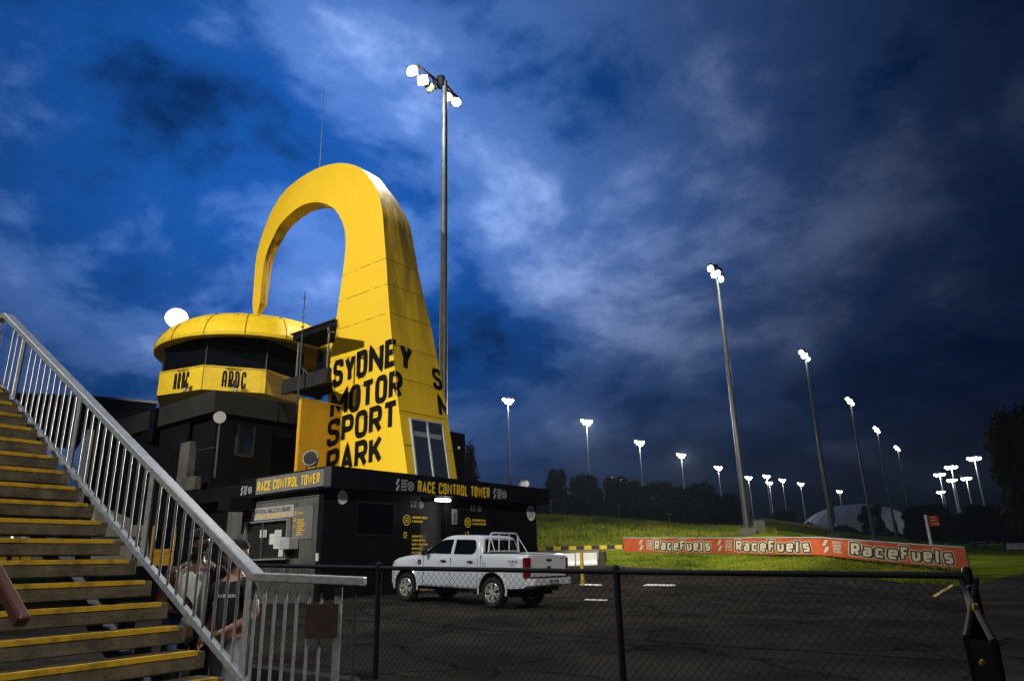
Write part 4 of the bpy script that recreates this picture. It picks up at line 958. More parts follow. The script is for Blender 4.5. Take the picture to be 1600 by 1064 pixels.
m = MB(); p_ = atD(136, 672, 38); k_ = atD(148, 672, 38); m.bar(V((p_.x, p_.y, 0)) + (k_ - p_) / 2, V((p_.x, p_.y, p_.z)) + (k_ - p_) / 2, (k_ - p_).length, .4, up=(k_ - p_).cross(Z)); m.build('column', M_pale, pit)
# pale ramp wall, grey block wall and the yellow doors
def wallpoly(name, pts, D, th, material, label, cat):
    P = [onpl(x, y, atD(pts[0][0], pts[0][1], D), -v) for x, y in pts]; z_ = zt(P[0].x, P[0].y)
    mb = MB(); mb.prism(P, v * th); return tag(mb.build(name, material), label, cat)
wallpoly('ramp_wall', [(148, 785), (165, 793), (207, 811), (207, 820), (232, 820), (232, 884), (148, 884)], 24, .25, M_pale, 'pale concrete ramp wall with a sloping top behind the stair balusters', 'wall')
m = MB(); a_ = onpl(135, 839, atD(165, 793, 23.8), -v); b_ = onpl(217, 840, atD(165, 793, 23.8), -v); c_ = onpl(228, 846, atD(165, 793, 23.8), -v); m.tube([a_, b_, c_], .035, 6); m.tube([b_ + Z * .2, b_ - Z * 1.0], .035, 6)
tag(m.build('ramp_rail', M_blk), 'thin black handrail in front of the pale ramp wall', 'handrail')
dn0 = PA(272, 850, .2); dn1 = PA(237, 850, .2); _, dz1 = PA(272, 822, .2); 
dr = empty('double_door', B(.2, dn0[0], 0), 'yellow framed double door behind the balusters left of the bearded man', 'door')
m = MB(); cbd = (dn0[0] + dn1[0]) / 2; hw = (dn1[0] - dn0[0]) / 2
DZ = 1.3; bbox(m, .16, .24, dn0[0], dn0[0] + .2, DZ, dz1); bbox(m, .16, .24, dn1[0] - .2, dn1[0], DZ, dz1 + .1); bbox(m, .16, .24, dn0[0] + .25, dn1[0] - .25, dz1 - .95, dz1 - .8); m.build('frame', M_oran, dr)
for s_ in (-1, 1): m = MB(); bbox(m, .18, .22, cbd + (0.02 if s_ > 0 else -hw + .25), cbd + (hw - .25 if s_ > 0 else -.02), DZ, dz1 - .96); lf = m.build('leaf', M_oran, dr)
m = MB(); bbox(m, .19, .21, dn0[0] + .26, dn1[0] - .26, dz1 - .74, dz1 - .05); m.build('transom_glass', M_glass, dr)
m = MB(); bbox(m, .3, .5, WB_L + .05, dn1[0] + 3, 0, 3.2); m_o = m.build('recess_wall', M_black, bld)
m = MB(); bbox(m, -.3, .29, dn0[0] - .8, dn1[0] + 1.2, -.3, DZ - .02); m.build('landing', M_black, bld)
m = MB(); q0_, q1_ = PA(331, 842, .24)[0], PA(313, 842, .24)[0]; _, z_ = PA(320, 843, .24); bbox(m, .12, .28, q0_, q1_, 0, z_); tag(m.build('low_wall', M_char), 'low grey wall between the heads of the two men', 'wall')
#@@PART3@@
# ------------------------------------------------------------------ staircase in the foreground
sd = V((-sin(radians(60)), cos(radians(60)), 0)); nd_ = V((sin(radians(34)), cos(radians(34)), 0)); RISE, RUN = .165, .2454
S0 = V((-2.0972, 5.4727, .349))
def SP(i, off=0, dz=0): return S0 + sd * (RUN * i) + Z * (RISE * i + dz) + nd_ * off
stair = empty('open_stair', SP(-4, -1.5), 'open concrete stair with yellow nosings climbing to the upper left', 'staircase')
LT = 3.4
for i in range(-4, 21):
    m = MB(); p = SP(i); c = p - nd_ * LT / 2 + sd * .155 - Z * .064
    m.box(c, nd_ * LT / 2, sd * .15, Z * .060); t_ = m.build('tread', M_tread, stair); bevel(t_, .008, 1)
    m = MB(); m.box(p - nd_ * (LT / 2 + .035) + sd * .030 + Z * .001, nd_ * (LT / 2 - .035), sd * .030, Z * .0035); m.box(p - nd_ * (LT / 2 + .035) + sd * .0 - Z * .016, nd_ * (LT / 2 - .035), sd * .004, Z * .0135)
    m.build('nosing', M_ynose, t_)
for off in (-.20, -3.0):
    m = MB()
    for i in range(-4, 21):
        m.box(SP(i, off, -.124 - .045) + sd * .20, nd_ * .035, sd * .05, Z * .045)
    m.bar(SP(-4.6, off, -.40) + sd * .2, SP(21, off, -.40) + sd * .2, .09, .14); m.build('stringer', M_galvd, stair)
m = MB(); m.box(SP(21.5, -1.7, -.13) + sd * 1.5, nd_ * 1.7, sd * 1.5, Z * .07); m.build('landing', M_tread, stair)
for k in (3, 12, 21):
    m = MB(); q = SP(k, -1.6, 0); g0 = V((q.x, q.y, zt(q.x, q.y) - .1)); m.bar(g0, V((q.x, q.y, q.z - .35)), .14, .14, up=sd); m.build('column', M_galvd, stair)
# balustrade on the right edge
BP0 = S0 + nd_ * .07
def PS(px, py): q = onpl(px, py, BP0, sd.cross(Z)); return (q - BP0).dot(sd), q.z
def SPt(t, z, off=0): return V((BP0.x, BP0.y, 0)) + sd * t + Z * z + nd_ * off
ta, za = PS(404, 901); tb, zb = PS(12, 493); ra = (zb - za) / (tb - ta)
tc_, zc_ = PS(375, 1057); td, zd = PS(2, 603); rc = (zd - zc_) / (td - tc_)
(lambda *a: None)('rail', ta, za, tb, zb, 'slope', ra, 'bottom', tc_, zc_, td, zd, rc)
bal = empty('stair_balustrade', SPt(0, 0), 'galvanised stair balustrade sloping down with a level return at its foot', 'railing')
top = lambda t: za + ra * (t - ta); bot = lambda t: zc_ + rc * (t - tc_)
RAILM = M_galv
m = MB(); m.bar(SPt(ta, top(ta) - .005), SPt(tb, top(tb) - .005), .10, .062); o = m.build('handrail', RAILM, bal); bevel(o, .008)
m = MB(); m.bar(SPt(tc_ - .12, bot(tc_ - .12)), SPt(td + .1, bot(td + .1)), .05, .05); bevel(m.build('bottom_rail', RAILM, bal), .004)
m = MB(); m.bar(SPt(tb, top(tb) - .005), SPt(tb + 2.5, top(tb) - .005), .10, .062); m.bar(SPt(td + .1, bot(td + .1)), SPt(td + 2.6, bot(td + .1)), .05, .05); m.build('landing_rail', RAILM, bal)
posts = [PS(386, 960)[0], PS(228, 850)[0], PS(117, 712)[0], PS(28, 590)[0]]
# plan the posts with even spacing
dp = (posts[3] - posts[0]) / 3
for k in range(4):
    t = posts[0] + dp * k; m = MB(); lowz = bot(t) - .02 if k else -.4
    m.box(SPt(t, (lowz + top(t) - .03) / 2), sd * .033, nd_ * .008, Z * ((top(t) - .03 - lowz) / 2)); m.build('post', RAILM, bal)
nb_ = int((tb - posts[0]) / .122)
for k in range(1, nb_):
    t = posts[0] + .122 * k
    if any(abs(t - (posts[0] + dp * j)) < .05 for j in range(4)): continue
    m = MB(); j_ = rnd.uniform(-.001, .001); m.tube([SPt(t, bot(t)), SPt(t + j_, top(t) - .03)], .0105, 7); m.build('baluster', RAILM, bal, smooth=True)
for k in range(22):
    t = tb + .1 * k + .05; m = MB(); m.tube([SPt(t, bot(td + .1)), SPt(t, top(tb) - .03)], .0095, 6); m.build('baluster', RAILM, bal)
# level return at the foot
e0 = SPt(ta, top(ta)); e1 = onpl(570, 908, e0, V((0, 1, 0))); e1 = C0 + (e1 - C0) * ((e0.y - .10) / e0.y)
def RE(px, py=930): t = (px - 404) / (570 - 404); return e0 + (e1 - e0) * t
m = MB(); m.bar(e0 - (e1 - e0).normalized() * .03, e1, .10, .062); o = m.build('handrail', RAILM, bal); bevel(o, .008)
gz = -.42
for px in (405, 419.5, 436, 453, 470.5, 489, 508):
    q = RE(px - 3); m = MB(); z1_ = q.z - .09; m.tube([V((q.x, q.y, gz)), V((q.x, q.y, z1_ - .05))], .0115, 7); m.tube([V((q.x, q.y, z1_ - .05)), V((q.x, q.y, z1_))], .0115, 7, r2=.004); m.build('baluster', RAILM, bal, smooth=True)
q = RE(531); m = MB(); m.box(V((q.x, q.y, (gz + q.z) / 2 - .03)), V((.026, 0, 0)), V((0, .008, 0)), Z * ((q.z - gz) / 2 - .02)); m.build('post', RAILM, bal)
q = RE(556); m = MB(); m.tube([V((q.x, q.y, gz)), V((q.x, q.y, q.z - .03))], .012, 8); m.build('baluster', M_galvd, bal)
q0_, q1_ = RE(484), RE(533); _, = (0,)
zq1 = onpl(508, 943, q0_ - V((0, .03, 0)), V((0, 1, 0))).z; zq0 = onpl(508, 996, q0_ - V((0, .03, 0)), V((0, 1, 0))).z
m = MB(); m.box(V(((q0_.x + q1_.x) / 2, (q0_.y + q1_.y) / 2 - .03, (zq0 + zq1) / 2)), V(((q1_.x - q0_.x) / 2, (q1_.y - q0_.y) / 2, 0)), V((0, .004, 0)), Z * ((zq1 - zq0) / 2))
tag(m.build('sign_plate', mat('rusty_brown', (.035, .016, .008), .7, var=.4, vs=12)), 'dark brown square plate fixed to the level railing', 'sign')
# nearer handrail at the lower left corner
sl_ = V((sd.x * RUN, sd.y * RUN, RISE)).normalized(); Q = atD(36, 972, 2.25)
hr = empty('near_handrail', Q, 'brown square steel handrail end cutting in at the lower left corner', 'handrail')
hd = (sl_ + V((.05, -.10, 0.02))).normalized()
m = MB(); m.bar(Q, Q + hd * 1.9, .030, .030); bevel(m.build('rail', mat('brown_steel', (.32, .15, .09), .28, .5, var=.2, vs=8), hr), .005)
m = MB(); q = Q + hd * .75; m.bar(V((q.x, q.y, -.5)), q, .035, .035, up=sd); m.build('post', mat('brown_steel', (.2, .1, .06), .3, .8), hr)

# ------------------------------------------------------------------ chain link fence
F1 = atD(963, 893, 7.2); F2 = atD(592, 887, 8.95); fd = (F1 - F2); fd.z = 0; fd.normalize(); fn = V((fd.y, -fd.x, 0))
fence = empty('chain_link_fence', V((F1.x, F1.y, -.3)), 'black chain link fence with a tubular top rail across the foreground', 'fence')
def FP(px, py): return onpl(px, py, F1, fn)
kp = [FP(352, 882), FP(592, 887), FP(963, 893), FP(1512, 899)]
(lambda *a: None)('fence', kp)
gzf = [kp[0].z - 1.2, kp[1].z - 1.2, kp[2].z - 1.2, kp[3].z - 1.2]
for a, b in zip(kp, kp[1:]):
    m = MB(); m.tube([a, b], .026, 10); m.build('top_rail', M_fence, fence, smooth=True)
for i, p in enumerate(kp):
    m = MB(); m.tube([V((p.x, p.y, gzf[i] - .15)), V((p.x, p.y, p.z + .035))], .033 if i else .03, 12); m.ball(V((p.x, p.y, p.z + .035)), .036, 8); m.build('post', M_fence, fence, smooth=True)
for i, (a, b) in enumerate(zip(kp, kp[1:])):
    m = MB(); L_ = (b - a).length; pitch = .074; n_ = int(L_ / pitch); hgt = 1.14; k_ = hgt / 1.05
    def at_(s_, h_): p = a + (b - a) * (s_ / L_); return V((p.x, p.y, p.z - 1.17 + h_))
    for j in range(-int(k_ / pitch) - 1, n_ + 1):
        for sg in (1, -1):
            s0_, s1_ = j * pitch, j * pitch + k_
            h0, h1 = (0, hgt) if sg > 0 else (hgt, 0)
            t0, t1 = max(0, -s0_ / k_), min(1, (L_ - s0_) / k_)
            if t1 <= t0: continue
            p = at_(s0_ + k_ * t0, h0 + (h1 - h0) * t0); q = at_(s0_ + k_ * t1, h0 + (h1 - h0) * t1); o_ = fn * (.002 * sg)
            m.tube([p + o_, q + o_], .0024, 3, caps=False)
    m.tube([at_(0, .57) , at_(L_, .57)], .003, 4); m.tube([at_(0, .03), at_(L_, .03)], .0035, 4)
    m.build('mesh', M_fence, fence, fix=False)
# kerb along the fence foot
m = MB(); m.bar(V((kp[0].x, kp[0].y, gzf[0] - .12)), V((kp[2].x, kp[2].y, gzf[2] - .10)), .22, .16); m.bar(V((kp[2].x, kp[2].y, gzf[2] - .10)), V((kp[3].x, kp[3].y, gzf[3] - .12)), .22, .16); tag(m.build('kerb', mat('dark_kerb', (.03, .028, .025), .9)), kind='structure')
# cloth covered gate leaf seen edge-on
Gp = kp[3]; gt = empty('folded_gate', V((Gp.x, Gp.y, -.35)), 'black cloth covered gate folded back at the right end of the fence', 'gate')
M_cloth = mat('black_shade_cloth', (.003, .003, .003), .9, spec=.1)
for k, (px, D_) in enumerate(((1478, 4.9), (1552, 4.7))):
    q = atD(px, 915, D_); q.z = Gp.z + .0; m = MB(); d_ = (V((q.x, q.y, 0)) - V((Gp.x, Gp.y, 0)))
    nn_ = V((-d_.y, d_.x, 0)).normalized(); g_ = V((Gp.x, Gp.y, 0)) + nn_ * (.05 * (1 - 2 * k))
    rows = 8; cols = 10; kk = len(m.v)
    for r_ in range(rows + 1):
        for c_ in range(cols + 1):
            t = c_ / cols; z_ = Gp.z - .05 - 1.15 * r_ / rows; m.v.append(g_ + d_ * t + nn_ * (.03 * sin(t * 9 + r_ * .6) * (r_ / rows)) + Z * (z_ - .25 * t * (1 - r_ / rows)))
    for r_ in range(rows):
        for c_ in range(cols): i0 = kk + r_ * (cols + 1) + c_; m.f.append((i0, i0 + 1, i0 + cols + 2, i0 + cols + 1))
    m.build('shade_cloth', M_cloth, gt, smooth=True)
    m = MB(); e_ = g_ + d_; m.tube([g_ + Z * (Gp.z - .03), e_ + Z * (Gp.z - .28), e_ + Z * (Gp.z - 1.2)], .020, 8); m.build('frame', M_cloth, gt); GE = globals().setdefault('GEs', []); GE.append(e_)
m = MB(); m.prism([GEs[0] + Z * (Gp.z - .28), GEs[1] + Z * (Gp.z - .28), GEs[1] + Z * (Gp.z - 1.3), GEs[0] + Z * (Gp.z - 1.3)], V((0, .02, 0))); m.build('shade_cloth', M_cloth, gt)
q = atD(1535, 1035, 4.5); m = MB(); m.box(q, RT * .012, UPV * .010, FW * .006); m.ball(q + UPV * .012, .007, 8); m.build('padlock', mat('brass', (.75, .45, .05), .25, .7), gt)
q = atD(1524, 948, 4.62); m = MB(); m.box(q, RT * .012, UPV * .016, FW * .004); m.build('reflector', M_ynose, gt)
q = atD(1515, 916, 4.9); m = MB(); m.box(q, RT * .013, UPV * .008, FW * .004); m.build('latch_tag', mat('dull_green', (.10, .14, .12), .6), gt)

# ------------------------------------------------------------------ pickup truck
def lathe(prof, n, axis='y'):
    vs = []; fs = []
    for r_, y_ in prof:
        for j in range(n): a = 2 * pi * j / n; vs.append(V((r_ * cos(a), y_, r_ * sin(a))))
    for i in range(len(prof) - 1):
        for j in range(n): fs.append((i * n + j, i * n + (j + 1) % n, (i + 1) * n + (j + 1) % n, (i + 1) * n + j))
    return vs, fs
tr = empty('pickup_truck', (0, 0, 0), 'white double cab pickup with a tube rack, parked nose to the black building', 'pickup truck')
def tb_(mb, name, material, parent=tr, smooth=False): return mb.build(name, material, parent, smooth=smooth, world=False)
# lower body: sections along x : (x, half width, bottom z, top z, crown)
secs = [(-1.13, .80, .62, 1.33, 0), (-1.10, .88, .56, 1.345, 0), (-.98, .915, .50, 1.35, 0), (-.4, .925, .46, 1.35, 0), (.38, .925, .44, 1.345, 0), (.46, .925, .42, 1.30, .0), (1.0, .925, .42, 1.285, 0), (2.2, .925, .42, 1.275, .02), (2.62, .92, .42, 1.27, .05),
        (2.9, .92, .44, 1.255, .06), (3.3, .92, .44, 1.225, .06), (3.65, .90, .44, 1.17, .06), (3.88, .85, .45, 1.10, .05), (3.97, .76, .50, 1.02, .04), (4.03, .62, .55, .92, .02)]
m = MB(); npt = None
for x, hw, zb2, zt3, cw in secs:
    half = [(0, zb2), (hw * .8, zb2), (hw - .02, zb2 + .03), (hw, zb2 + .13), (hw + .004, zb2 + .38 * (zt3 - zb2)), (hw + .002, .82 * zt3 + .18 * zb2 - .02), (hw - .018, zt3 - .10), (hw - .04, zt3 - .035), (hw - .085, zt3), (hw * .5, zt3 + cw * .8), (0, zt3 + cw)]
    ring = [(y, z) for y, z in half] + [(-y, z) for y, z in half[-2:0:-1]]
    npt = len(ring); m.v += [V((x, y, z)) for y, z in ring]
for i in range(len(secs) - 1):
    for j in range(npt): m.f.append((i * npt + j, i * npt + (j + 1) % npt, (i + 1) * npt + (j + 1) % npt, (i + 1) * npt + j))
m.f.append(tuple(range(npt))); m.f.append(tuple((len(secs) - 1) * npt + j for j in reversed(range(npt))))
body = tb_(m, 'body', M_truck, smooth=True); body.data.materials.append(M_blk)
for x_ in (0, 3.22):
    for s_ in (1, -1):
        c = MB(); vs, fs = lathe([(.455, .66), (.455, 1.1)], 28); c.v = [V((p.x + x_, p.y * s_, p.z + .43)) for p in vs]; c.f = fs + [tuple(range(28)), tuple(28 + j for j in reversed(range(28)))]
        c.v = [V((p.x, p.y, p.z)) for p in c.v]
        # open the arch downwards
        co = c.build('cut', M_truck); co.data.materials.append(M_blk)
        for f_ in co.data.polygons: f_.material_index = 1
        md = body.modifiers.new('b', 'BOOLEAN'); md.object = co; md.operation = 'DIFFERENCE'; md.solver = 'EXACT'
        co['tmp'] = 1
dg = bpy.context.evaluated_depsgraph_get(); dg.update(); me = bpy.data.meshes.new_from_object(body.evaluated_get(dg)); body.modifiers.clear(); body.data = me; me.name = 'body'
for o in [o for o in bpy.data.objects if 'tmp' in o.keys()]: bpy.data.objects.remove(o)
try: me.set_sharp_from_angle(angle=radians(38))
except Exception: pass
# cab
def rrect(x0, x1, hw, z, r=.10, n=4, fx=1.0):
    o = []
    for cx, cy, a0 in ((x1 - r, hw - r, 0), (x0 + r, hw - r, 90), (x0 + r, -hw + r, 180), (x1 - r, -hw + r, 270)):
        for k in range(n + 1): a = radians(a0 + 90 * k / n); o.append(V((cx + r * cos(a), cy + r * sin(a), z)))
    return o
m = MB(); lv = [(.42, 2.80, .875, 1.25, .10), (.43, 2.72, .865, 1.30, .10), (.47, 2.36, .815, 1.50, .10), (.52, 2.02, .765, 1.68, .11), (.57, 1.90, .735, 1.755, .12), (.66, 1.75, .68, 1.80, .14), (.85, 1.55, .56, 1.825, .2)]
for x0, x1, hw, z, r_ in lv: m.v += rrect(x0, x1, hw, z, r_)
n = 20
for i in range(len(lv) - 1):
    for j in range(n): m.f.append((i * n + j, i * n + (j + 1) % n, (i + 1) * n + (j + 1) % n, (i + 1) * n + j))
m.f.append(tuple((len(lv) - 1) * n + j for j in range(n)))
cab = tb_(m, 'cab', M_truck, smooth=True)
hwz = lambda z: .865 - (z - 1.30) * .25
for s_ in (1, -1):
    for nm, pts in (('front', [(2.56, 1.315), (2.30, 1.49), (2.02, 1.64), (1.88, 1.685), (1.52, 1.70), (1.545, 1.315)]), ('rear', [(1.43, 1.315), (1.41, 1.70), (.78, 1.695), (.70, 1.66), (.64, 1.47), (.68, 1.36), (.76, 1.315)])):
        g = MB(); g.prism([V((x, s_ * (hwz(z) + .002), z)) for x, z in pts], V((0, s_ * .005, 0))); tb_(g, 'side_window', M_glass, cab)
g = MB(); g.prism([V((2.70, .72, 1.33)), V((2.70, -.72, 1.33)), V((2.05, -.63, 1.672)), V((2.05, .63, 1.672))], V((.02, 0, .035))); tb_(g, 'windscreen', M_glass, cab)
g = MB(); g.prism([V((.436, .70, 1.36)), V((.436, -.70, 1.36)), V((.512, -.62, 1.70)), V((.512, .62, 1.70))], V((-.02, 0, .0))); tb_(g, 'rear_window', M_glass, cab)
# door joints, handles, mirrors, vent, flap
for s_ in (1, -1):
    g = MB()
    for x in (2.53, 1.49, .52): g.bx(x - .004, x + .004, s_ * .9265 - .004, s_ * .9265 + .004, .47, 1.22)
    g.bx(.52, 2.53, s_ * .929 - .003, s_ * .929 + .003, .475, .483); g.bx(.40, .415, s_ * .9 - .03, s_ * .9 + .028, .46, 1.30); tb_(g, 'door_gap', M_blk, body)
    for x in (1.66, .68):
        g = MB(); g.tube([V((x, s_ * .945, 1.125)), V((x + .19, s_ * .955, 1.135))], .022, 8); g.ball(V((x + .09, s_ * .925, 1.12)), .05, 10, sq=(1.3, .3, 1)); tb_(g, 'door_handle', M_blkpl)
    g = MB(); g.ball(V((2.42, s_ * 1.02, 1.37)), .125, 14, sq=(.55, .85, 1)); g.bar(V((2.45, s_ * .84, 1.30)), V((2.43, s_ * 1.0, 1.32)), .06, .05); tb_(g, 'mirror', M_blkpl, smooth=True)
    g = MB(); g.ball(V((2.70, s_ * .905, 1.06)), .1, 10, sq=(1.15, .26, .95)); vent = tb_(g, 'side_vent', M_blkpl); g = MB(); g.bx(2.66, 2.78, s_ * .934 - .008, s_ * .934 + .008, 1.045, 1.085); tb_(g, 'indicator', M_amber, vent)
    for x_ in (0, 3.22):
        g = MB(); g.tube([V((x_ + .475 * cos(a), s_ * (.918 if x_ else .925), .43 + .475 * sin(a))) for a in [radians(-12 + 204 * k / 18) for k in range(19)]], .028, 6); tb_(g, 'wheel_arch', M_truck, body, smooth=True)
    g = MB(); g.prism([V((-1.0, s_ * .924, 1.27)), V((-1.10, s_ * .885, 1.27)), V((-1.10, s_ * .885, .80)), V((-1.03, s_ * .918, .76)), V((-1.0, s_ * .922, .90))], V((-.02, s_ * .016, 0))); g.bx(-1.15, -1.10, min(s_ * .79, s_ * .885), max(s_ * .79, s_ * .885), .80, 1.27); tb_(g, 'tail_lamp', M_red)
    g = MB(); g.bx(3.76, 3.93, min(s_ * .55, s_ * .84), max(s_ * .55, s_ * .84), .88, 1.03); tb_(g, 'headlamp', M_glass)
g = MB(); g.prism([V((.28 + .085 * cos(a), .931, 1.06 + .085 * sin(a))) for a in [2 * pi * k / 16 for k in range(16)]], V((0, .003, 0))); tb_(g, 'fuel_flap', mat('flap_white', (.5, .52, .54), .35, coat=.5))
g = MB(); g.bx(-1.02, .40, -.84, .84, 1.345, 1.372); bevel(tb_(g, 'tonneau_cover', M_blk), .01)
g = MB(); g.bx(-1.155, -1.12, -.775, .775, .80, 1.335); tg_ = tb_(g, 'tailgate', M_truck); bevel(tg_, .012)
g = MB(); g.bx(-1.162, -1.15, -.12, .12, 1.17, 1.235); bevel(tb_(g, 'tailgate_handle', M_blkpl, tg_), .008)
g = MB(); g.ball(V((-1.158, 0, 1.0)), .10, 14, sq=(.12, 1, .62)); tb_(g, 'badge', M_blkpl, tg_, smooth=True)
g = MB(); bars(g, lambda x, y, l=0: V((-1.1565, -.52 - x, 1.23 + y)), 0, 0, .16, .03, 4); tb_(g, 'badge_lettering', M_blkpl, tg_)
g = MB(); 
for pts in (lambda: None,): pass
g.prism([V((-1.14, .86, .58)), V((-1.30, .80, .60)), V((-1.32, .72, .60)), V((-1.32, -.72, .60)), V((-1.30, -.80, .60)), V((-1.14, -.86, .58)), V((-.95, -.90, .58)), V((-.95, .90, .58))], V((0, 0, .17))); bp_ = tb_(g, 'rear_bumper', M_truck); bevel(bp_, .02)
g = MB(); g.bx(-1.30, -1.10, -.70, .70, .751, .775); tb_(g, 'bumper_step', M_blk, bp_); g = MB(); g.bx(-1.16, -1.10, -.78, .78, .775, .80); tb_(g, 'gap_strip', M_blk, bp_)
g = MB(); g.bx(-1.335, -1.32, -.19, .19, .61, .72); pl2 = tb_(g, 'number_plate', mat('plate_dark', (.10, .10, .09), .5), bp_)
g = MB(); f = lambda x, y, l=0: V((-1.337, .16 - x, .63 + y)); bars(g, f, 0, 0, .3, .06, 12); tb_(g, 'plate_lettering', mat('plate_print', (.4, .4, .36), .5), bp_)
g = MB(); g.bx(-1.33, -1.20, .28, .36, .54, .60); g.bar(V((-1.05, 0, .50)), V((-1.45, 0, .50)), .06, .06); g.ball(V((-1.44, 0, .56)), .028, 8); g.bar(V((-1.1, -.45, .50)), V((-1.1, .45, .50)), .07, .07); tb_(g, 'tow_bar', M_blk)
g = MB(); text(g, '4X4', lambda x, y, l=0: V((-.52 - x * 1.0 + 0, .932 + l, 1.12 + y)), .09, .30, t=.2, skew=.25); tb_(g, 'decal_4x4', mat('decal_grey', (.12, .10, .10), .5), body)
g = MB(); g.bx(-.74, -.60, .931, .933, 1.075, 1.10); tb_(g, 'decal_strip', mat('decal_orange', (.6, .2, .1), .5), body)
# underbody
g = MB(); g.bx(-.9, 3.7, -.5, .5, .34, .50); g.bx(-.25, .25, -.3, .3, .25, .4); g.tube([V((0, -.75, .385)), V((0, .75, .385))], .06, 8); g.bx(.62, .80, .70, .90, .33, .40); tb_(g, 'chassis', M_blk)
g = MB(); g.prism([V((3.88, .84, .45)), V((4.04, .60, .45)), V((4.06, 0, .45)), V((4.04, -.60, .45)), V((3.88, -.84, .45)), V((3.7, -.9, .45)), V((3.7, .9, .45))], V((0, 0, .28))); bevel(tb_(g, 'front_bumper', M_truck), .03)
# rack behind the cab
def hoop(x, r_, hw=.66, z0_=1.36, z1_=1.875):
    pts = [V((x, hw, z0_))]; 
    for k in range(7): a = radians(90 * k / 6); pts.append(V((x, hw - .05 - .13 + .13 * cos(a), z1_ - .13 + .13 * sin(a))))
    for k in range(7): a = radians(90 + 90 * k / 6); pts.append(V((x, -hw + .05 + .13 + .13 * cos(a), z1_ - .13 + .13 * sin(a))))
    pts.append(V((x, -hw, z0_))); return pts
g = MB(); g.tube(hoop(.36, .02), .024, 8); g.tube([V((.36, .66, 1.40)), V((.36, -.66, 1.40))], .022, 8)
for y in (.22, -.22): g.tube([V((.36, y, 1.40)), V((.36, y, 1.86))], .017, 8)
for s_ in (1, -1): g.tube([V((.36, s_ * .60, 1.80)), V((.10, s_ * .70, 1.38))], .014, 6)
tb_(g, 'tube_rack', M_truck, smooth=True)
# wheels
def wheel(x, s_):
    vs, fs = lathe([(.235, .06), (.25, .11), (.33, .128), (.368, .10), (.386, .05), (.386, -.05), (.368, -.10), (.33, -.12), (.24, -.10)], 32)
    w_ = MB(); w_.v = [V((p.x + x, s_ * (.80 + p.y), p.z + .385)) for p in vs]; w_.f = fs
    for k in range(32):
        a = 2 * pi * k / 32; c = V((x + .386 * cos(a), s_ * .80, .385 + .386 * sin(a))); w_.box(c, V((-sin(a), 0, cos(a))) * .014, V((0, .10, 0)), V((cos(a), 0, sin(a))) * .006)
    wo_ = tb_(w_, 'wheel', M_blk, smooth=True)
    r_ = MB(); vs, fs = lathe([(.236, .10), (.243, .118), (.232, .125), (.215, .10), (.21, -.06)], 32); r_.v = [V((p.x + x, s_ * (.80 + p.y), p.z + .385)) for p in vs]; r_.f = list(fs)
    for k in range(6):
        a = 2 * pi * k / 6 + .3
        for da in (-.20, .20):
            p = V((x + .05 * cos(a), s_ * .905, .385 + .05 * sin(a))); q = V((x + .222 * cos(a + da), s_ * .912, .385 + .222 * sin(a + da))); r_.bar(p, q, .042, .03, up=V((0, 1, 0)))
    r_.tube([V((x, s_ * .86, .385)), V((x, s_ * .925, .385))], .062, 16); tb_(r_, 'rim', M_rim, wo_, smooth=False)
    d_ = MB(); d_.tube([V((x, s_ * .80, .385)), V((x, s_ * .84, .385))], .205, 24); tb_(d_, 'brake_disc', M_blk, wo_)
for x in (0, 3.22):
    for s_ in (1, -1): wheel(x, s_)
ga = atan2(v.y, v.x); pitch_t = atan2(FWp.z - RW.z, 3.16)
R3 = Matrix.Rotation(ga, 3, 'Z') @ Matrix.Rotation(-pitch_t, 3, 'Y')
tr.scale = (.95, .95, .95); tr.rotation_euler = R3.to_euler(); tr.location = RW - R3 @ V((0, .865, .366)); (lambda *a: None)('truck', tr.location, degrees(pitch_t), 'zt', zt(RW.x, RW.y), zt(FWp.x, FWp.y))

# ------------------------------------------------------------------ bollard, barriers, striped wall
def base_at(px, py):
    D = 10.
    for _ in range(90):
        d = ray(px, py); q = C0 + d * (D / hypot(d.x, d.y)); e_ = q.z - zt(q.x, q.y); D *= 1 + max(-.2, min(.2, e_ * .3))
    return V((q.x, q.y, zt(q.x, q.y)))
p = base_at(911, 915); hb_ = onpl(910, 863, p, V((0, 1, 0))).z; bo = empty('bollard', p, 'thin yellow steel bollard behind the tailgate of the white pickup', 'bollard')
m = MB(); m.tube([p, V((p.x, p.y, hb_ - .02)), V((p.x, p.y, hb_))], [.07, .07, .05], 12); m.build('post', mat('bollard_yellow', (.55, .34, .02), .55, var=.25, vs=4), bo, smooth=True); m = MB(); m.tube([p, p + Z * .03], .13, 12); m.build('base_plate', M_galvd, bo)
def barrier(p, q, h, label, group=None):
    p, q = V(p), V(q); d = (q - p).normalized(); a = V((d.y, -d.x, 0)).normalized(); o = empty('road_barrier', p, label, 'barrier', group)
    m = MB(); m.prism([p - a * .30, p - a * .28 + Z * h * .16, p - a * .14 + Z * h * .38, p - a * .09 + Z * h, p + a * .09 + Z * h, p + a * .14 + Z * h * .38, p + a * .28 + Z * h * .16, p + a * .30], q - p); bevel(m.build('barrier_body', mat('barrier_white', (.62, .62, .60), .55, var=.12, vs=2), o), .02)
    m = MB(); 
    for t in (.33, .66): c = p + (q - p) * t; m.box(c - a * .11 + Z * h * .75, d * .10, a * .04, Z * .05)
    m.build('joint_recess', M_blkpl, o)
xs = [842, 870, 898.5, 901, 926]
ks = [(836, 862, 50.5), (863.5, 898, 50.2), (899.8, 933, 50)]
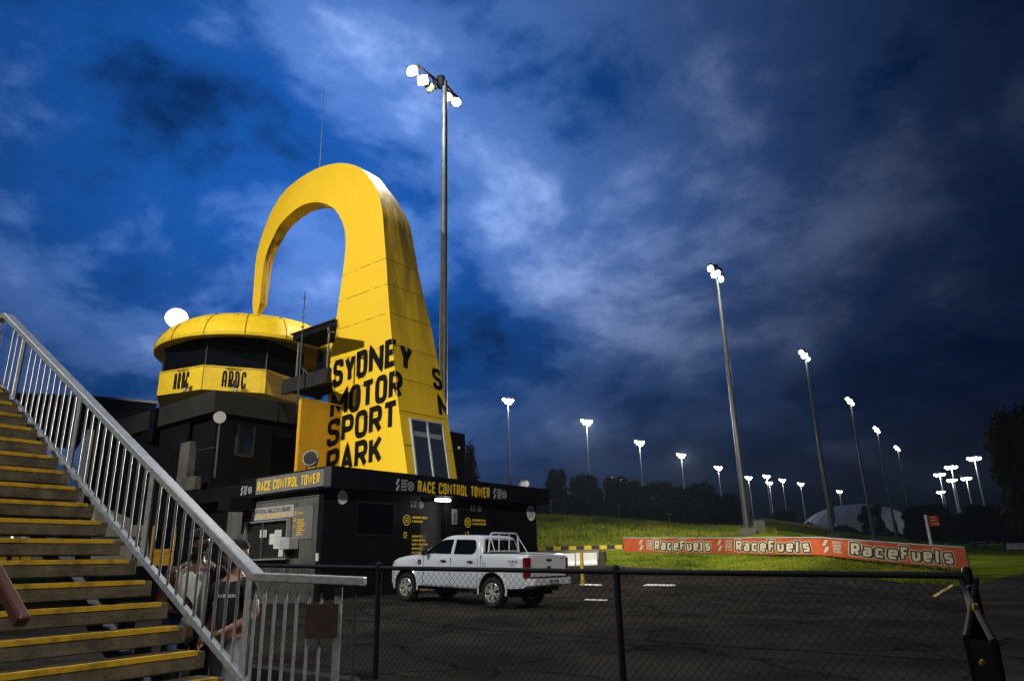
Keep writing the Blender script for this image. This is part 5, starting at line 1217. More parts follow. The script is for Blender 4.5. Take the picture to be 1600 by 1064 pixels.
for (x0, x1, D_), lb in zip(ks, ('white road barrier half hidden behind the pickup tailgate', 'middle white road barrier right of the pickup tailgate', 'rightmost white road barrier, ending by the grass')):
    p, q = gpt(x0, D_), gpt(x1, D_); z_ = (p.z + q.z) / 2; p.z = q.z = z_ - .02; barrier(p, q, .82, lb, 'white road barriers')
p = gpt(943, 48); m = MB(); m.box(p + Z * .3, u * .14, v * .16, Z * .36); tag(m.build('kerb_block', mat('rough_block', (.06, .05, .04), .9, var=.4, vs=6)), 'dark rough concrete block at the tip of the grass verge', 'block')
sw = empty('striped_wall', gpt(840, 65), 'low concrete wall capped with yellow and black blocks below the grass bank', 'wall')
n_ = 15; pa_, pb_ = gpt(770, 64.9), gpt(986, 64.9)
def SW(t, z): p = pa_ + (pb_ - pa_) * t; return V((p.x, p.y, z))
ztop = onpl(905, 853, pa_, V((0, 1, 0))).z
m = MB(); m.bar(SW(0, (ztop - .32 + .6) / 2), SW(1, (ztop - .32 + .6) / 2), .35, ztop - .32 - .6); m.build('wall', mat('warm_concrete', (.34, .30, .20), .85, var=.2, vs=1), sw)
for k in range(n_ + 3):
    p, q = SW(k / (n_ + 3) + .002, ztop - .15), SW((k + 1) / (n_ + 3) - .002, ztop - .15); m = MB(); m.bar(p, q, .42, .31); m.build('cap_block', M_ylt if k % 2 == 0 else mat('cap_black', (.03, .03, .04), .6), sw)

# ------------------------------------------------------------------ banner
BC = [(974, 840, 862.5, 60), (1110, 840.3, 864, 55), (1280, 839.3, 867, 47), (1400, 848, 879.5, 42.3), (1507, 855, 888.3, 40)]
def BS(px, t, off=0, wav=True):
    for c0, c1 in zip(BC, BC[1:]):
        if px <= c1[0] or c1 is BC[-1]:
            k = (px - c0[0]) / (c1[0] - c0[0]); A0, A1 = atD(c0[0], c0[1], c0[3]), atD(c1[0], c1[1], c1[3]); B0_, B1_ = atD(c0[0], c0[2], c0[3]), atD(c1[0], c1[2], c1[3])
            T_ = A0 + (A1 - A0) * k; Bt = B0_ + (B1_ - B0_) * k; Bt = V((T_.x, T_.y, Bt.z)); p = Bt + (T_ - Bt) * t
            n = (C0 - p); n.z = 0; n.normalize(); return p + n * (off + (.035 * sin(px * .13) * sin(t * 3.1) + .012 * sin(px * .31 + t * 2) if wav else 0))
bn = empty('banner_hoarding', gpt(1240, 50), 'long orange sponsor banner stretched on a low fence along the grass verge', 'banner')
m = MB(); nx, nz = 140, 5
for i in range(nx + 1):
    for j in range(nz + 1): m.v.append(BS(974 + (1507 - 974) * i / nx, j / nz))
for i in range(nx):
    for j in range(nz): a = i * (nz + 1) + j; m.f.append((a, a + nz + 1, a + nz + 2, a + 1))
vin = m.build('vinyl', M_ban, bn, smooth=True, fix=False)
m = MB(); pts = [BS(974 + (1507 - 974) * i / 40, 1.0, .03, False) for i in range(41)]; m.tube(pts, .035, 6); m.build('top_edge', mat('pale_rope', (.5, .47, .42), .7), bn)
for px in (975, 1034, 1092, 1150, 1205, 1260, 1312, 1362, 1410, 1458, 1508):
    p = BS(px, 1.02, -.08, False); g_ = zt(p.x, p.y); m = MB(); m.tube([V((p.x, p.y, min(g_, p.z - .5) - .1)), p], .03, 6); m.build('post', M_galvd, bn)
layers = ((6.0, M_cream, .035, 'print_outline'), (4.0, M_brown, .060, 'print_shadow'), (0, M_cream, .085, 'print_lettering'))
for ex_, mt_, of_, nm_ in layers:
    for (x0, x1, xc) in ((1025, 1108, 1066), (1154, 1265, 1210), (1330, 1486, 1408)):
        m = MB()
        k_ = (x1 - x0) / 115.
        f = lambda x, y, l=0: BS(x, .5 + (y - 9.0) / 26.0 , of_ + l * .5)
        def f(x, y, l=0, x0=x0, k_=k_, of_=of_): return BS(x0 + x * k_, .17 + y / 27.0, of_ + l)
        text(m, 'RaceFuels', f, 17.6, 115, t=.20, ex=ex_, skew=.12, sub=2.5, rr=.16, gap=.34)
        m.build(nm_, mt_, bn, fix=False)
for x0, k_ in ((999, 1.0), (1121, 1.15), (1283, 1.45)):
    def f(x, y, l=0, x0=x0, k_=k_): return BS(x0 + x * k_, .16 + y / 26.0, .045 + l)
    m = MB(); slashes(m, f, 0, 0, 19)
    for i, s_ in enumerate(('SYDNEY', 'MOTOR', 'SPORT', 'PARK')): text(m, s_, lambda x, y, l=0: f(x + 12 + 1, y + 14.2 - 4.6 * i, l), 3.9, 11.5 if i == 0 else 10, t=.2)
    m.build('track_logo', mat('print_pale', (.55, .50, .38), .6), bn, fix=False)
# red sign on post
p = base_at(1463, 890); q = onpl(1447, 804, p, V((0, 1, 0))); sg = empty('red_sign', p, 'small red sign on a tall white post before the right end of the banner', 'sign')
m = MB(); m.tube([p, V((p.x, p.y, q.z))], .07, 10); m.build('post', mat('post_white', (.42, .42, .42), .5), sg, smooth=True)
a_, b_ = onpl(1449, 806, p, V((0, 1, 0))), onpl(1467, 822, p, V((0, 1, 0)))
m = MB(); m.bx(a_.x, b_.x, p.y - .10, p.y - .075, b_.z, a_.z); m.build('panel', mat('sign_red', (.42, .03, .035), .5), sg)
m = MB(); f = flat(V((a_.x, p.y - .10, b_.z)), (1, 0, 0), Z, (0, -1, 0)); 
for i in range(3): bars(m, f, .08, .10 + .17 * i, (b_.x - a_.x) * (.8 - .15 * i), .05, i)
m.build('lettering', M_cream, sg)

# ------------------------------------------------------------------ dome, pylon, far things
c_ = gpt(1350, 340); c_.z = 7.0; dm = empty('air_dome', c_, 'pale inflated dome on the horizon behind the banner', 'dome')
m = MB(); topz = onpl(1345, 788, c_, V((0, 1, 0))).z; rx = onpl(1436, 830, c_, V((0, 1, 0))).x - c_.x; m.v = []; nn2 = 48; mm2 = 14
for i in range(mm2 + 1):
    a = pi / 2 * i / mm2
    for j in range(nn2): b = 2 * pi * j / nn2; m.v.append(c_ + V((rx * cos(a) ** .9 * cos(b), rx * .7 * cos(a) ** .9 * sin(b), (topz - c_.z) * sin(a))))
for i in range(mm2):
    for j in range(nn2): m.f.append((i * nn2 + j, i * nn2 + (j + 1) % nn2, (i + 1) * nn2 + (j + 1) % nn2, (i + 1) * nn2 + j))
m.build('membrane', M_dome, dm, smooth=True)
m = MB()
for j in range(0, nn2, 2):
    b = 2 * pi * j / nn2; m.tube([c_ + V((rx * cos(a) ** .9 * cos(b), rx * .7 * cos(a) ** .9 * sin(b), (topz - c_.z) * sin(a))) * 1.0015 for a in [pi / 2 * i / 12 for i in range(12)]], .12, 4)
m.build('cable_net', mat('cable_dark', (.16, .18, .23), .6), dm)
p = gpt(1527, 420); q = onpl(1520, 738, p, V((0, 1, 0))); m = MB(); hh_ = q.z - p.z
for sx in (-1, 1):
    for sy in (-1, 1): m.tube([p + V((sx * 4, sy * 4, 0)), p + V((sx * 1.2, sy * 1.2, hh_ * .7)), p + V((sx * .3, sy * .3, hh_))], .16, 4)
for k in range(9):
    z0_, z1_ = hh_ * .7 * k / 9, hh_ * .7 * (k + 1) / 9; w0, w1 = 4 - 2.8 * k / 9, 4 - 2.8 * (k + 1) / 9
    m.tube([p + V((-w0, -w0, z0_)), p + V((w1, -w1, z1_))], .10, 4); m.tube([p + V((w0, -w0, z0_)), p + V((-w1, -w1, z1_))], .10, 4)
for z_ in (.72, .84, .95): m.tube([p + V((-7 * (1.3 - z_), 0, hh_ * z_)), p + V((7 * (1.3 - z_), 0, hh_ * z_))], .16, 4)
tag(m.build('lattice_pylon', M_blkpl), 'faint dark lattice pylon among the floodlights on the right', 'pylon')
# yellow edged crest wall far away
m = MB(); pts = [gpt(x, 200) + Z * .3 for x in range(1128, 1300, 12)]
for a, b in zip(pts, pts[1:]): m.bar(a, b, .3, .8)
tag(m.build('crest_barrier', mat('crest_yellow', (.45, .32, .03), .7)), 'low yellow barrier along the crest of the dark hill', 'barrier')
p = gpt(1436, 150); cb = empty('track_cabinet', p, 'small dark cabinet with a white lamp beside the last receding mast', 'cabinet'); m = MB(); m.box(p + Z * .9, V((.6, 0, 0)), V((0, .5, 0)), Z * .9); bevel(m.build('housing', M_blkpl, cb), .05); m = MB(); m.ball(p + Z * 2.3 + V((-.2, -.3, 0)), .38, 10); m.build('lamp', mat('lamp_small', (1, 1, 1), .3, emit=(1, .95, .85), es=1.5), cb)
p = gpt(1534, 160); tb2 = empty('picnic_table', p, 'pale picnic table on the grass left of the rightmost mast', 'table'); m = MB(); m.bx(p.x - 1.4, p.x + 1.4, p.y - .5, p.y + .5, p.z + 1.15, p.z + 1.25); m.build('tabletop', M_pale, tb2)
for s_ in (-1, 1): m = MB(); m.bx(p.x + s_ * 1.0 - .08, p.x + s_ * 1.0 + .08, p.y - .4, p.y + .4, p.z - .2, p.z + 1.15); m.build('leg', M_blk, tb2); m = MB(); m.bx(p.x - 1.4, p.x + 1.4, p.y + s_ * .9 - .15, p.y + s_ * .9 + .15, p.z + .6, p.z + .66); m.build('bench', M_pale, tb2)
for px, lb in ((1579, 'low white block added for a bright spot at the far right'), (1591, 'low white block added for a bright spot at the very right edge of the grass')):
    p = gpt(px, 150); barrier(p, p + V((2.2, .3, 0)), 1.0, lb)  # added white blocks standing in for far bright spots
p = gpt(1193, 66); sb = empty('switch_cabinet', p, 'pale grey utility cabinet beside the thick mast footing', 'cabinet'); m = MB(); m.box(p + Z * .5, V((.42, 0, 0)), V((0, .3, 0)), Z * .6); bevel(m.build('housing', mat('cabinet_grey', (.16, .17, .15), .6), sb), .03); m = MB(); m.box(p + Z * 1.14, V((.48, 0, 0)), V((0, .36, 0)), Z * .04); m.build('lid', M_galvd, sb)
for (pt, pbt, lb) in (((863, 782), (864, 812), 'short thin lamp post on the crest right of the building roof'), ((971, 788), (972, 815), 'short thin post on the crest below the third tree'), ((1051, 803), (1052, 824), 'short thin post with a crossbar on the crest between two masts')):
    p = gpt(pbt[0], 92); q = onpl(pt[0], pt[1], p, V((0, 1, 0))); o = empty('lamp_post', p, lb, 'lamp post', 'short posts on the crest'); m = MB(); m.tube([p - Z * .3, V((p.x, p.y, q.z))], .06, 6); m.build('pole', M_galvd, o); m = MB(); m.bx(p.x - .35, p.x + .35, p.y - .1, p.y + .1, q.z - .02, q.z + .08); m.build('lamp_head', M_galvd, o)
# things glimpsed under the stair
p = atD(35, 868, 26); vn = empty('yellow_van', V((p.x, p.y, 0)), 'bright yellow parked van glimpsed between the stair treads', 'van')
def LB(px0, px1, y0, y1, D, mt, nm, par, dep=1.6):
    a, b = atD(px0, y1, D), atD(px1, y1, D); c = atD(px0, y0, D); dirn = (b - a); dirn.z = 0; bk = V((-dirn.y, dirn.x, 0)).normalized() * dep
    m = MB(); m.prism([V((a.x, a.y, a.z)), V((b.x, b.y, a.z)), V((b.x, b.y, c.z)), V((a.x, a.y, c.z))], bk); o = m.build(nm, mt, par); bevel(o, .04); return o
LB(-80, 42, 862, 905, 26, mat('van_yellow', (.75, .48, .02), .4, coat=.4), 'body', vn)
for x0, x1 in ((9, 17), (29, 31)): LB(x0, x1, 863, 880, 25.95, M_glass, 'window', vn, .05)
for x in (-50, 20): q = atD(x, 905, 25.9); m = MB(); m.tube([V((q.x, q.y, .33)), V((q.x, q.y, .33)) + V((-.45, .75, 0)).normalized() * .25], .33, 18); m.build('wheel', M_blk, vn)
p = atD(40, 840, 30); kx = empty('site_cabin', V((p.x, p.y, 0)), 'greenish grey cabin with lit windows glimpsed between the stair treads', 'cabin')
LB(-60, 72, 831, 905, 30, mat('cabin_green', (.16, .19, .12), .6, var=.1), 'body', kx, 2.5)
for x0, x1 in ((19, 22), (32, 40), (57, 58.5)): LB(x0, x1, 832, 842, 29.95, M_wht, 'frame_strip', kx, .04)
q = atD(25, 806, 29); m = MB(); m.ball(q, .16, 10); m.tube([q, V((q.x, q.y, 0))], .03, 6); tag(m.build('globe_lamp', mat('warm_lamp', (1, 1, 1), .3, emit=(1, .95, .7), es=2)), 'small warm globe lamp glimpsed through the stair', 'lamp')

# ------------------------------------------------------------------ trees
def crown_mesh(seed, lobes=26, leaves=330, spread=(.5, .5), droop=0, ls=.042):
    r = random.Random(seed); m = MB(); L_ = []
    for k in range(lobes):
        z_ = r.uniform(.26, .88); rr = (1 - abs((z_ - .5) / .55) ** 2.2) ; rad = max(.06, rr) * spread[0] * r.uniform(.25, .85); a = r.uniform(0, 2 * pi)
        L_.append((V((cos(a) * rad, sin(a) * rad * .9, z_)), r.uniform(.09, .20)))
    for c, R_ in L_:
        for _ in range(leaves):
            d = V((r.gauss(0, 1), r.gauss(0, 1), r.gauss(0, .8))); d.normalize(); p = c + d * R_ * r.random() ** .35 - Z * droop * r.random()
            a = V((r.gauss(0, 1), r.gauss(0, 1), r.gauss(0, 1))).normalized(); b = a.cross(d + V((.01, .02, .03))).normalized(); s_ = ls * r.uniform(.35, 1.1)
            m.add([p - a * s_, p + b * s_ * .6, p + a * s_, p - b * s_ * .6], [(0, 1, 2, 3)])
    me = bpy.data.meshes.new('crown'); me.from_pydata([tuple(p) for p in m.v], [], m.f); me.materials.append(M_leaf)
    t = MB(); t.tube([(0, 0, -.05), (.01, 0, .2), (-.01, .01, .45), (.01, 0, .7)], [.028, .022, .016, .006], 8)
    for c, R_ in L_[::2]: st = V((0, 0, max(.15, c.z - .22))); t.tube([st, (st + c) / 2 + V((0, 0, -.02)), c], [.012, .008, .003], 5)
    tm = bpy.data.meshes.new('trunk'); tm.from_pydata([tuple(p) for p in t.v], [], t.f); tm.materials.append(M_bark); return me, tm
CM = [crown_mesh(1), crown_mesh(2, 32), crown_mesh(3, 22), crown_mesh(4, 28, spread=(.42, .5)), crown_mesh(5, 46, 420, (.42, .5), .05, .026)]
def tree(px, ytop, wpx, D, var, label, zb=None, lean=0):
    p = gpt(px, D); zb_ = p.z - .2 if zb is None else zb; q = onpl(px, ytop, p, V((0, 1, 0))); h = q.z - zb_; wd = wpx / FPX * D * .95 / .92
    o = empty('tree', V((p.x, p.y, zb_)), label, 'tree', 'dark trees along the track'); o.rotation_euler.z = rnd.uniform(0, 6)
    for nm, me in (('crown', CM[var][0]), ('trunk', CM[var][1])):
        c = bpy.data.objects.new(nm, me); COL.objects.link(c); c.parent = o
    sxy = wd / .98; o.scale = (sxy, sxy, h / 1.0)
tree(872, 731, 52, 125, 3, 'dark gum tree beside the right end of the building roof')
tree(921, 741, 60, 130, 1, 'dark broad tree directly behind the leftmost mast of the grass bank')
tree(977, 741, 66, 128, 0, 'dark tree directly left of the mast above the banner end')
tree(1037, 752, 70, 130, 1, 'rounded dark tree between the second and third masts of the bank')
tree(1093, 752, 66, 128, 2, 'dark tree with a ragged right side, just right of the mast between the round trees')
tree(1146, 778, 50, 130, 3, 'low dark tree immediately left of the thick mast')
tree(1240, 795, 42, 215, 2, 'lone low tree on the hill crest between two distant masts')
tree(1376, 786, 36, 190, 0, 'dark tree standing alone before the right side of the pale dome')
tree(1440, 790, 46, 140, 3, 'dark leafy tree left of the red sign')
tree(1476, 786, 44, 145, 1, 'dark leafy tree right of the red sign post')
tree(1640, 625, 84, 85, 4, 'tall drooping dark tree at the right edge of the photo')
tree(1530, 800, 70, 200, 1, 'dark low tree behind the picnic table')
tree(1575, 782, 80, 170, 0, 'dark bushy tree at the foot of the tall drooping tree')
tree(729, 684, 50, 62, 4, 'dark tree peeking over the roof right of the arch leg')
# woodland mass on the horizon
m = MB(); r = random.Random(11)
for i in range(24000):
    px = r.uniform(830, 1640); D = r.uniform(230, 300) if px > 1270 else r.uniform(118, 150)
    p = gpt(px, D); hh_ = (1.6 + sin(px * .11) * .9 if px < 1425 else 5.5 + 2.0 * sin(px * .05) + r.uniform(-1, 1)) if px > 1270 else 5.5
    if 1165 < px < 1270: continue
    p.z += r.random() * hh_; s_ = r.uniform(.2, .75); a = V((r.gauss(0, 1), r.gauss(0, 1), r.gauss(0, 1))).normalized() * s_; b = V((r.gauss(0, 1), r.gauss(0, 1), r.gauss(0, 1))).normalized() * s_
    m.add([p - a, p + b, p + a, p - b], [(0, 1, 2, 3)])
tag(m.build('woodland', M_leaf, fix=False), 'dark mass of far bushes and trees along the horizon', 'woodland', kind='stuff')
# dark plant box behind the leg
a0_, z1_ = PB(701, 673, 3.2); a1_, z0_ = PB(727, 676, 3.2)
rb = empty('roof_plant_box', B(a0_, 3.2, FZT), 'dark boxy plant housing on the roof right behind the arch leg', 'plant housing')
m = MB(); bbox(m, a0_ - .6, a1_, 3.2, 4.2, FZT - .12, z1_); bevel(m.build('housing', M_black, rb), .03); m = MB(); a_, z_ = PB(716, 700, 3.18); m.ball(B(a_, 3.15, z_), .07, 8); m.build('lamp', M_wht, rb)

# ------------------------------------------------------------------ people
def skin(name, joints, edges, material, parent, root=0, sub=1):
    me = bpy.data.meshes.new(name); me.from_pydata([tuple(j[0]) for j in joints], edges, []); o = bpy.data.objects.new(name, me); COL.objects.link(o)
    md = o.modifiers.new('s', 'SKIN'); md.use_smooth_shade = True; sb_ = o.modifiers.new('d', 'SUBSURF'); sb_.levels = sub; sb_.render_levels = sub
    for i, j in enumerate(joints):
        r_ = j[1]; d = me.skin_vertices[0].data[i]; d.radius = (r_, r_) if not isinstance(r_, tuple) else r_; d.use_root = (i == root)
    dg = bpy.context.evaluated_depsgraph_get(); dg.update(); nm = bpy.data.meshes.new_from_object(o.evaluated_get(dg)); o.modifiers.clear(); o.data = nm; nm.materials.clear(); nm.materials.append(material); nm.name = name
    o.parent = parent; return o
def chain(J, E, a, pts):
    for p, r_ in pts: J.append((V(p), r_)); E.append((a, len(J) - 1)); a = len(J) - 1
    return a
def hand(J, E, wr, side, d, palm_n, curl=.5):
    """palm and five fingers grown from wrist vertex index wr along direction d"""
    d = V(d).normalized(); n = V(palm_n).normalized(); s = d.cross(n).normalized() * side; w0 = J[wr][0]
    pm = chain(J, E, wr, [(w0 + d * .045, (.030, .018)), (w0 + d * .075, (.034, .014))])
    for k, (off, L_) in enumerate(((-.028, .075), (-.010, .085), (.009, .08), (.027, .062))):
        b = w0 + d * .085 + s * off; d2 = (d + n * curl).normalized(); d3 = (d + n * curl * 2.4).normalized()
        chain(J, E, pm, [(b + d * .01, .010), (b + d * .01 + d2 * L_ * .5, .009), (b + d * .01 + d2 * L_ * .5 + d3 * L_ * .5, .007)])
    tb3 = w0 + d * .03 + s * -.035; d4 = (d * .7 - s * .7 + n * .3).normalized(); chain(J, E, pm - 1, [(tb3, .012), (tb3 + d4 * .035, .010), (tb3 + d4 * .06 + d * .01, .008)])
M_skin1 = mat('skin_brown', (.16, .075, .045), .5, var=.12, vs=9); M_skin2 = mat('skin_tan', (.42, .20, .12), .5, var=.1, vs=9); M_hair = mat('dark_hair', (.01, .008, .007), .7)
def person(loc, rz, label, skinm, arms, hrz=0, k=1.0, leg=0):
    o = empty('person', loc, label, 'person', rz=rz); OFF[o.name] = V((0, 0, 0)); J = []; E = []
    J.append((V((0, .0, .97)), (.135, .10)))
    ch = chain(J, E, 0, [((0, .0, 1.12), (.125, .095)), ((0, .0, 1.30), (.15, .105))]); nk = chain(J, E, ch, [((0, .01, 1.44), (.085, .07)), ((0, .0, 1.50), .056), ((0, -.01, 1.56), .060), ((0, -.005, 1.63), (.075, .092)), ((0, .0, 1.70), (.072, .085)), ((0, .0, 1.745), (.035, .045))])
    for s_, (el, wr, hd_, pn) in zip((-1, 1), arms):
        sh = chain(J, E, ch, [((s_ * .13, 0, 1.40), .075), ((s_ * .19, 0, 1.385), .060)]); w_ = chain(J, E, sh, [(((s_ * .19 + el[0]) / 2, el[1] / 2, (1.385 + el[2]) / 2), .050), (el, .040), ((V(el) + V(wr)) / 2, .037), (wr, .027)]); hand(J, E, w_, s_, hd_, pn)
    for s_ in (-1, 1): chain(J, E, 0, [((s_ * .095, 0, .88), .090), ((s_ * .11, -.02 - leg * s_ * .08, .68), .078), ((s_ * .115, -.03 - leg * s_ * .15, .48), .056), ((s_ * .12, .0 - leg * s_ * .12, .28), .052), ((s_ * .125, .03 - leg * s_ * .12, .09), .038), ((s_ * .14, -.09 - leg * s_ * .12, .04), (.042, .03)), ((s_ * .145, -.16 - leg * s_ * .12, .035), (.035, .022))])
    b = skin('body', J, E, skinm, o); o.scale = (k, k, k)
    return o, J
def facebits(o, skinm, yaw, glasses=False, beard=True, cap=True, capcol=(.012, .012, .014)):
    R = Matrix.Rotation(yaw, 3, 'Z'); c = V((0, 0, 1.64)); T = lambda x, y, z: c + R @ V((x, y, z))
    m = MB(); m.ball(T(0, 0, .02), .095, 20, R, (.86, 1.04, 1.22)); m.ball(T(0, -.03, -.055), .062, 14, R, (.95, 1.0, .9)); hd = m.build('head', skinm, o, smooth=True, world=False)
    m = MB(); m.prism([T(-.012, -.092, .03), T(.012, -.092, .03), T(.019, -.095, -.018), T(0, -.100, -.024), T(-.019, -.095, -.018)], R @ V((0, -.020, -.004))); m.build('nose', skinm, hd, world=False, smooth=True)
    for s_ in (-1, 1): m = MB(); m.ball(T(s_ * .086, .005, .0), .028, 10, R, (.35, .75, 1.15)); m.build('ear', skinm, hd, world=False, smooth=True)
    if not glasses:
        for s_ in (-1, 1): m = MB(); m.ball(T(s_ * .032, -.088, .028), .013, 10, R, (1.1, .6, .7)); e_ = m.build('eye', mat('eye_white', (.5, .48, .45), .3), hd, world=False, smooth=True); m = MB(); m.ball(T(s_ * .032, -.095, .028), .006, 8, R); 
        m = MB(); [m.box(T(s_ * .034, -.096, .05), R @ V((.018, 0, 0)), R @ V((0, .004, 0)), Z * .004) for s_ in (-1, 1)]; m.build('eyebrows', M_hair, hd, world=False)
    else:
        m = MB(); [m.ball(T(s_ * .034, -.093, .028), .026, 12, R, (1.0, .35, .75)) for s_ in (-1, 1)]; m.bar(T(-.085, -.02, .035), T(-.055, -.088, .035), .006, .01); m.bar(T(.085, -.02, .035), T(.055, -.088, .035), .006, .01); m.bar(T(-.02, -.098, .033), T(.02, -.098, .033), .006, .006); m.build('sunglasses', mat('sunglass', (.03, .012, .01), .15), hd, world=False, smooth=True)
    m = MB(); m.box(T(0, -.090, -.052), R @ V((.022, 0, 0)), R @ V((0, .006, 0)), Z * .005); m.build('mouth', mat('lips', (.16, .05, .04), .5), hd, world=False)
    if beard:
        m = MB(); rb_ = random.Random(2)
        for _ in range(420):
            a = rb_.uniform(-1.75, 1.75) - pi / 2; zz2 = rb_.uniform(-.125, -.02) if abs(a + pi / 2) < .9 else rb_.uniform(-.09, .02)
            if abs(a + pi / 2) < .35 and -.062 < zz2 < -.040: continue
            r2 = .086 if zz2 > -.07 else .086 - (-.07 - zz2) * .5; p = T(r2 * .92 * cos(a), r2 * 1.08 * sin(a) - .006, zz2); d_ = R @ V((cos(a) * .012, sin(a) * .012, -.016)); s2 = R @ V((-sin(a), cos(a), 0)) * .007
            m.add([p - s2, p + s2, p + d_], [(0, 1, 2)])
        m.ball(T(0, -.032, -.062), .062, 14, R, (1.02, 1.02, .92)); m.build('beard', M_hair, hd, world=False)
    if cap:
        m = MB(); k = len(m.v); 
        for i in range(8):
            a = pi / 2 * i / 7
            for j in range(20): b = 2 * pi * j / 20; m.v.append(T(.092 * cos(a) * cos(b), .108 * cos(a) * sin(b), .055 + .088 * sin(a)))
        for i in range(7):
            for j in range(20): m.f.append((i * 20 + j, i * 20 + (j + 1) % 20, (i + 1) * 20 + (j + 1) % 20, (i + 1) * 20 + j))
        pts = [T(.08 * cos(a), -.06 + .115 * sin(a), .058 - .012 * (1 if -2.4 < a < -.7 else 0)) for a in [pi + pi * t / 10 for t in range(11)]]; m.prism(pts, Z * .006)
        m.build('cap', mat('cap_cloth', capcol, .8), o, smooth=True, world=False)
def sleeve(o, pts, name, mt): 
    J = [(V(p), r_) for p, r_ in pts]; skin(name, J, [(i, i + 1) for i in range(len(J) - 1)], mt, o)
def trousers(o, mt, leg=0):
    J = [(V((0, 0, .99)), (.150, .118))]; E = []
    for s_ in (-1, 1): chain(J, E, 0, [((s_ * .095, 0, .87), .108), ((s_ * .11, -.02 - leg * s_ * .08, .68), .094), ((s_ * .115, -.03 - leg * s_ * .15, .48), .076), ((s_ * .12, .0 - leg * s_ * .12, .28), .070), ((s_ * .125, .02 - leg * s_ * .12, .10), .068)])
    return skin('trousers', J, E, mt, o)
def tee(o, mt, arms, long=False):
    J = [(V((0, 0, .90)), (.158, .125))]; E = []; ch = chain(J, E, 0, [((0, 0, 1.1), (.146, .115)), ((0, 0, 1.30), (.168, .125)), ((0, .005, 1.44), (.105, .092))])
    for s_, (el, wr, *_) in zip((-1, 1), arms): chain(J, E, 2, [((s_ * .12, 0, 1.405), .092), ((s_ * .19, 0, 1.385), .080), (((s_ * .19 * .4 + el[0] * .6), el[1] * .6, 1.385 * .4 + el[2] * .6), .066)])
    return skin('t_shirt', J, E, mt, o)
# man with phone, white tee and open dark jacket
arms1 = [((-.27, -.03, 1.12), (-.12, -.25, 1.10), (.8, -.3, .25), (0, -.3, .5)), ((.29, .05, 1.10), (.31, -.02, .86), (0, -.15, -1), (-1, 0, 0))]
p = atD(300, 960, 7.35); gz1 = -.40; k1 = (1.46 + .40) / 1.79
p1, J1 = person(V((p.x, p.y, gz1)), radians(14), 'bearded person in a white shirt and open dark jacket holding a phone', M_skin1, arms1, k=k1)
facebits(p1, M_skin1, radians(-22), cap=True)
tee(p1, mat('white_cotton', (.75, .75, .74), .85, bump=.5, bs=9), arms1); trousers(p1, mat('black_denim', (.012, .012, .014), .9))
M_jack = mat('maroon_jacket', (.075, .022, .014), .85, var=.3, vs=8, bump=.4, bs=20)
m = MB(); rings = [(.80, .19, .15), (.95, .19, .155), (1.12, .185, .15), (1.28, .20, .155), (1.40, .18, .135), (1.465, .12, .11)]; nA = 22
for z_, ra_, rb_ in rings:
    for j in range(nA + 1):
        a = radians(-90 + 50) + (2 * pi - radians(100)) * j / nA; m.v.append(V((ra_ * cos(a) + .006 * sin(j * 2.1 + z_ * 9), rb_ * sin(a), z_)))
for i in range(len(rings) - 1):
    for j in range(nA): m.f.append((i * (nA + 1) + j, i * (nA + 1) + j + 1, (i + 1) * (nA + 1) + j + 1, (i + 1) * (nA + 1) + j))
jo = m.build('jacket', M_jack, p1, smooth=True, world=False, fix=False); sm = jo.modifiers.new('t', 'SOLIDIFY'); sm.thickness = .012
for s_, (el, wr, *_), nm in zip((-1, 1), arms1, ('r', 'l')): sleeve(p1, [((s_ * .12, 0, 1.41), .098), ((s_ * .20, 0, 1.385), .096), ((V((s_ * .19, 0, 1.38)) + V(el)) / 2, .080), (el, .066), (V(el) * .15 + V(wr) * .85, .046)], 'sleeve', M_jack)
m = MB(); pts = [V((.125 * cos(a), .10 * sin(a) + .0, 1.44 + .035 * sin(a))) for a in [radians(-90 + 40) + (2 * pi - radians(80)) * j / 16 for j in range(17)]]; m.tube(pts, [.020 + .018 * sin(pi * i / 16) for i in range(17)], 8)
for s_ in (-1, 1): m.tube([V((s_ * .105, -.085, 1.42)), V((s_ * .10, -.135, 1.25)), V((s_ * .105, -.14, 1.0)), V((s_ * .11, -.14, .82))], .016, 6)
m.build('hood_lining', mat('cream_fleece', (.36, .32, .25), .95, bump=.5, bs=30), p1, smooth=True, world=False)
R_ = Matrix.Rotation(radians(14), 3, 'Z'); q = V((-.02, -.30, 1.13)); ph = V((p.x, p.y, gz1)) + R_ @ (q * k1)
m = MB(); m.box(ph, R_ @ V((.055, -.01, .045)) * k1, R_ @ V((0, .006, 0)), R_ @ V((-.035, 0, .045)) * k1); tag(bevel(m.build('phone', M_blkpl), .004), 'black phone in the hand of the bearded person', 'phone')
m = MB(); m.v = [V(a) for a in ((-.20, -.20, 1.10), (-.08, -.24, 1.14), (-.03, -.22, 1.0), (-.06, -.21, .82), (-.02, -.19, .76), (-.18, -.17, .74), (-.17, -.20, .92))]; m.f = [(0, 1, 2, 6), (6, 2, 3, 5), (3, 4, 5)]
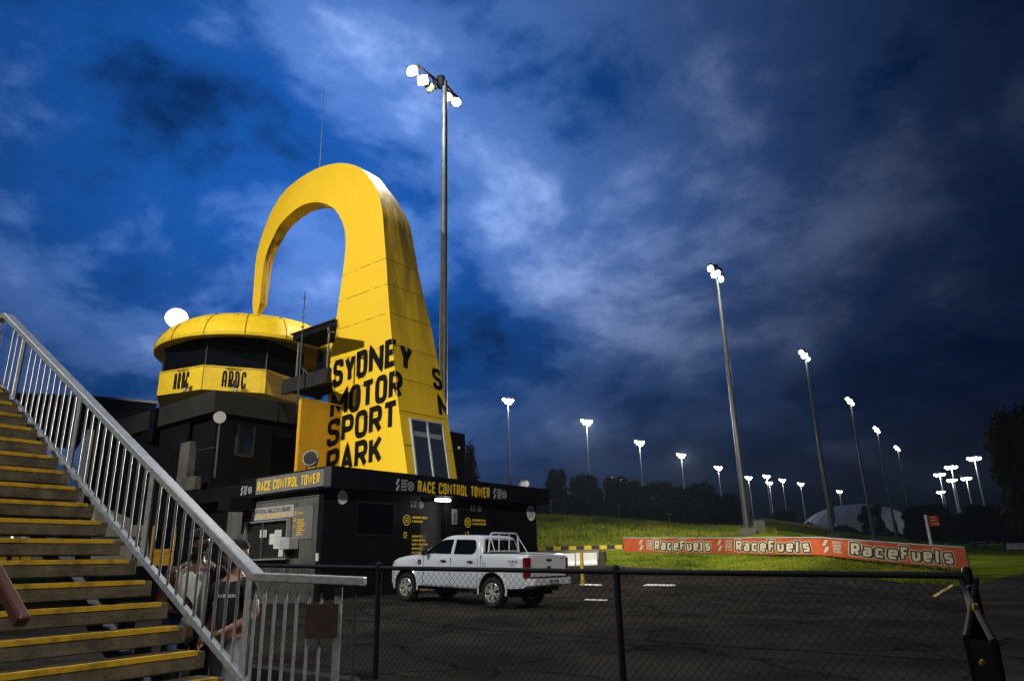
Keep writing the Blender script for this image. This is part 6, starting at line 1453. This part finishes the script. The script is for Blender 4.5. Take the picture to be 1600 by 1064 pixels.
jo = m.build('blue_cloth', mat('blue_cloth', (.10, .12, .25), .9, bump=.5, bs=12), p1, world=False, smooth=True, fix=False); sm = jo.modifiers.new('t', 'SOLIDIFY'); sm.thickness = .02
# man in black tee and grey jeans
arms2 = [((-.25, .03, 1.12), (-.20, -.12, .93), (.25, -.6, -.6), (.5, .3, -.3)), ((.26, .04, 1.12), (.10, -.19, 1.0), (-.6, -.5, -.3), (-.2, .4, -.6))]
p = atD(362, 960, 7.05); k2 = (1.35 + .42) / 1.79; rz2 = radians(-28)
p2, J2 = person(V((p.x, p.y, -.42)), rz2, 'person in a cap, black shirt and light grey jeans turned to the left', M_skin2, arms2, k=k2, leg=.5)
facebits(p2, M_skin2, radians(-38), glasses=True, cap=True)
tee(p2, mat('black_cotton', (.010, .010, .011), .9), arms2); trousers(p2, mat('grey_denim', (.34, .36, .40), .9, var=.28, vs=7, bump=.8, bs=14), leg=.5)
m = MB(); f = lambda x, y, l=0: V((.172 - .0, .03 - x + .04, 1.27 + y))
def f(x, y, l=0): a = radians(-32) - x * 5.2; return V((.176 * cos(a), .132 * sin(a), 1.28 + y))
f2 = lambda x, y, l=0: f(-x + .12, y)
bars(m, lambda x, y, l=0: (lambda a: V((.178 * cos(a), .140 * sin(a), 1.28 + y)))(radians(-100) + x * 6.0), 0, 0, .17, .026, 3); m.build('chest_print', M_wht, p2, world=False, fix=False)

# haze
if HAZE:
    m = MB(); m.bx(-560, 560, -60, 620, -40, 62)
    hz = m.build('haze', mat('haze_surface', (1, 1, 1))); hm = bpy.data.materials.new('haze_volume'); hm.use_nodes = True; t = hm.node_tree; t.nodes.clear()
    pv = t.nodes.new('ShaderNodeVolumePrincipled'); pv.inputs['Color'].default_value = (.62, .78, 1, 1); pv.inputs['Density'].default_value = HAZE; pv.inputs['Anisotropy'].default_value = .25
    ou = t.nodes.new('ShaderNodeOutputMaterial'); t.links.new(pv.outputs[0], ou.inputs['Volume']); hz.data.materials.clear(); hz.data.materials.append(hm); tag(hz, 'thin damp night air lit by the floodlights', 'haze', kind='stuff')
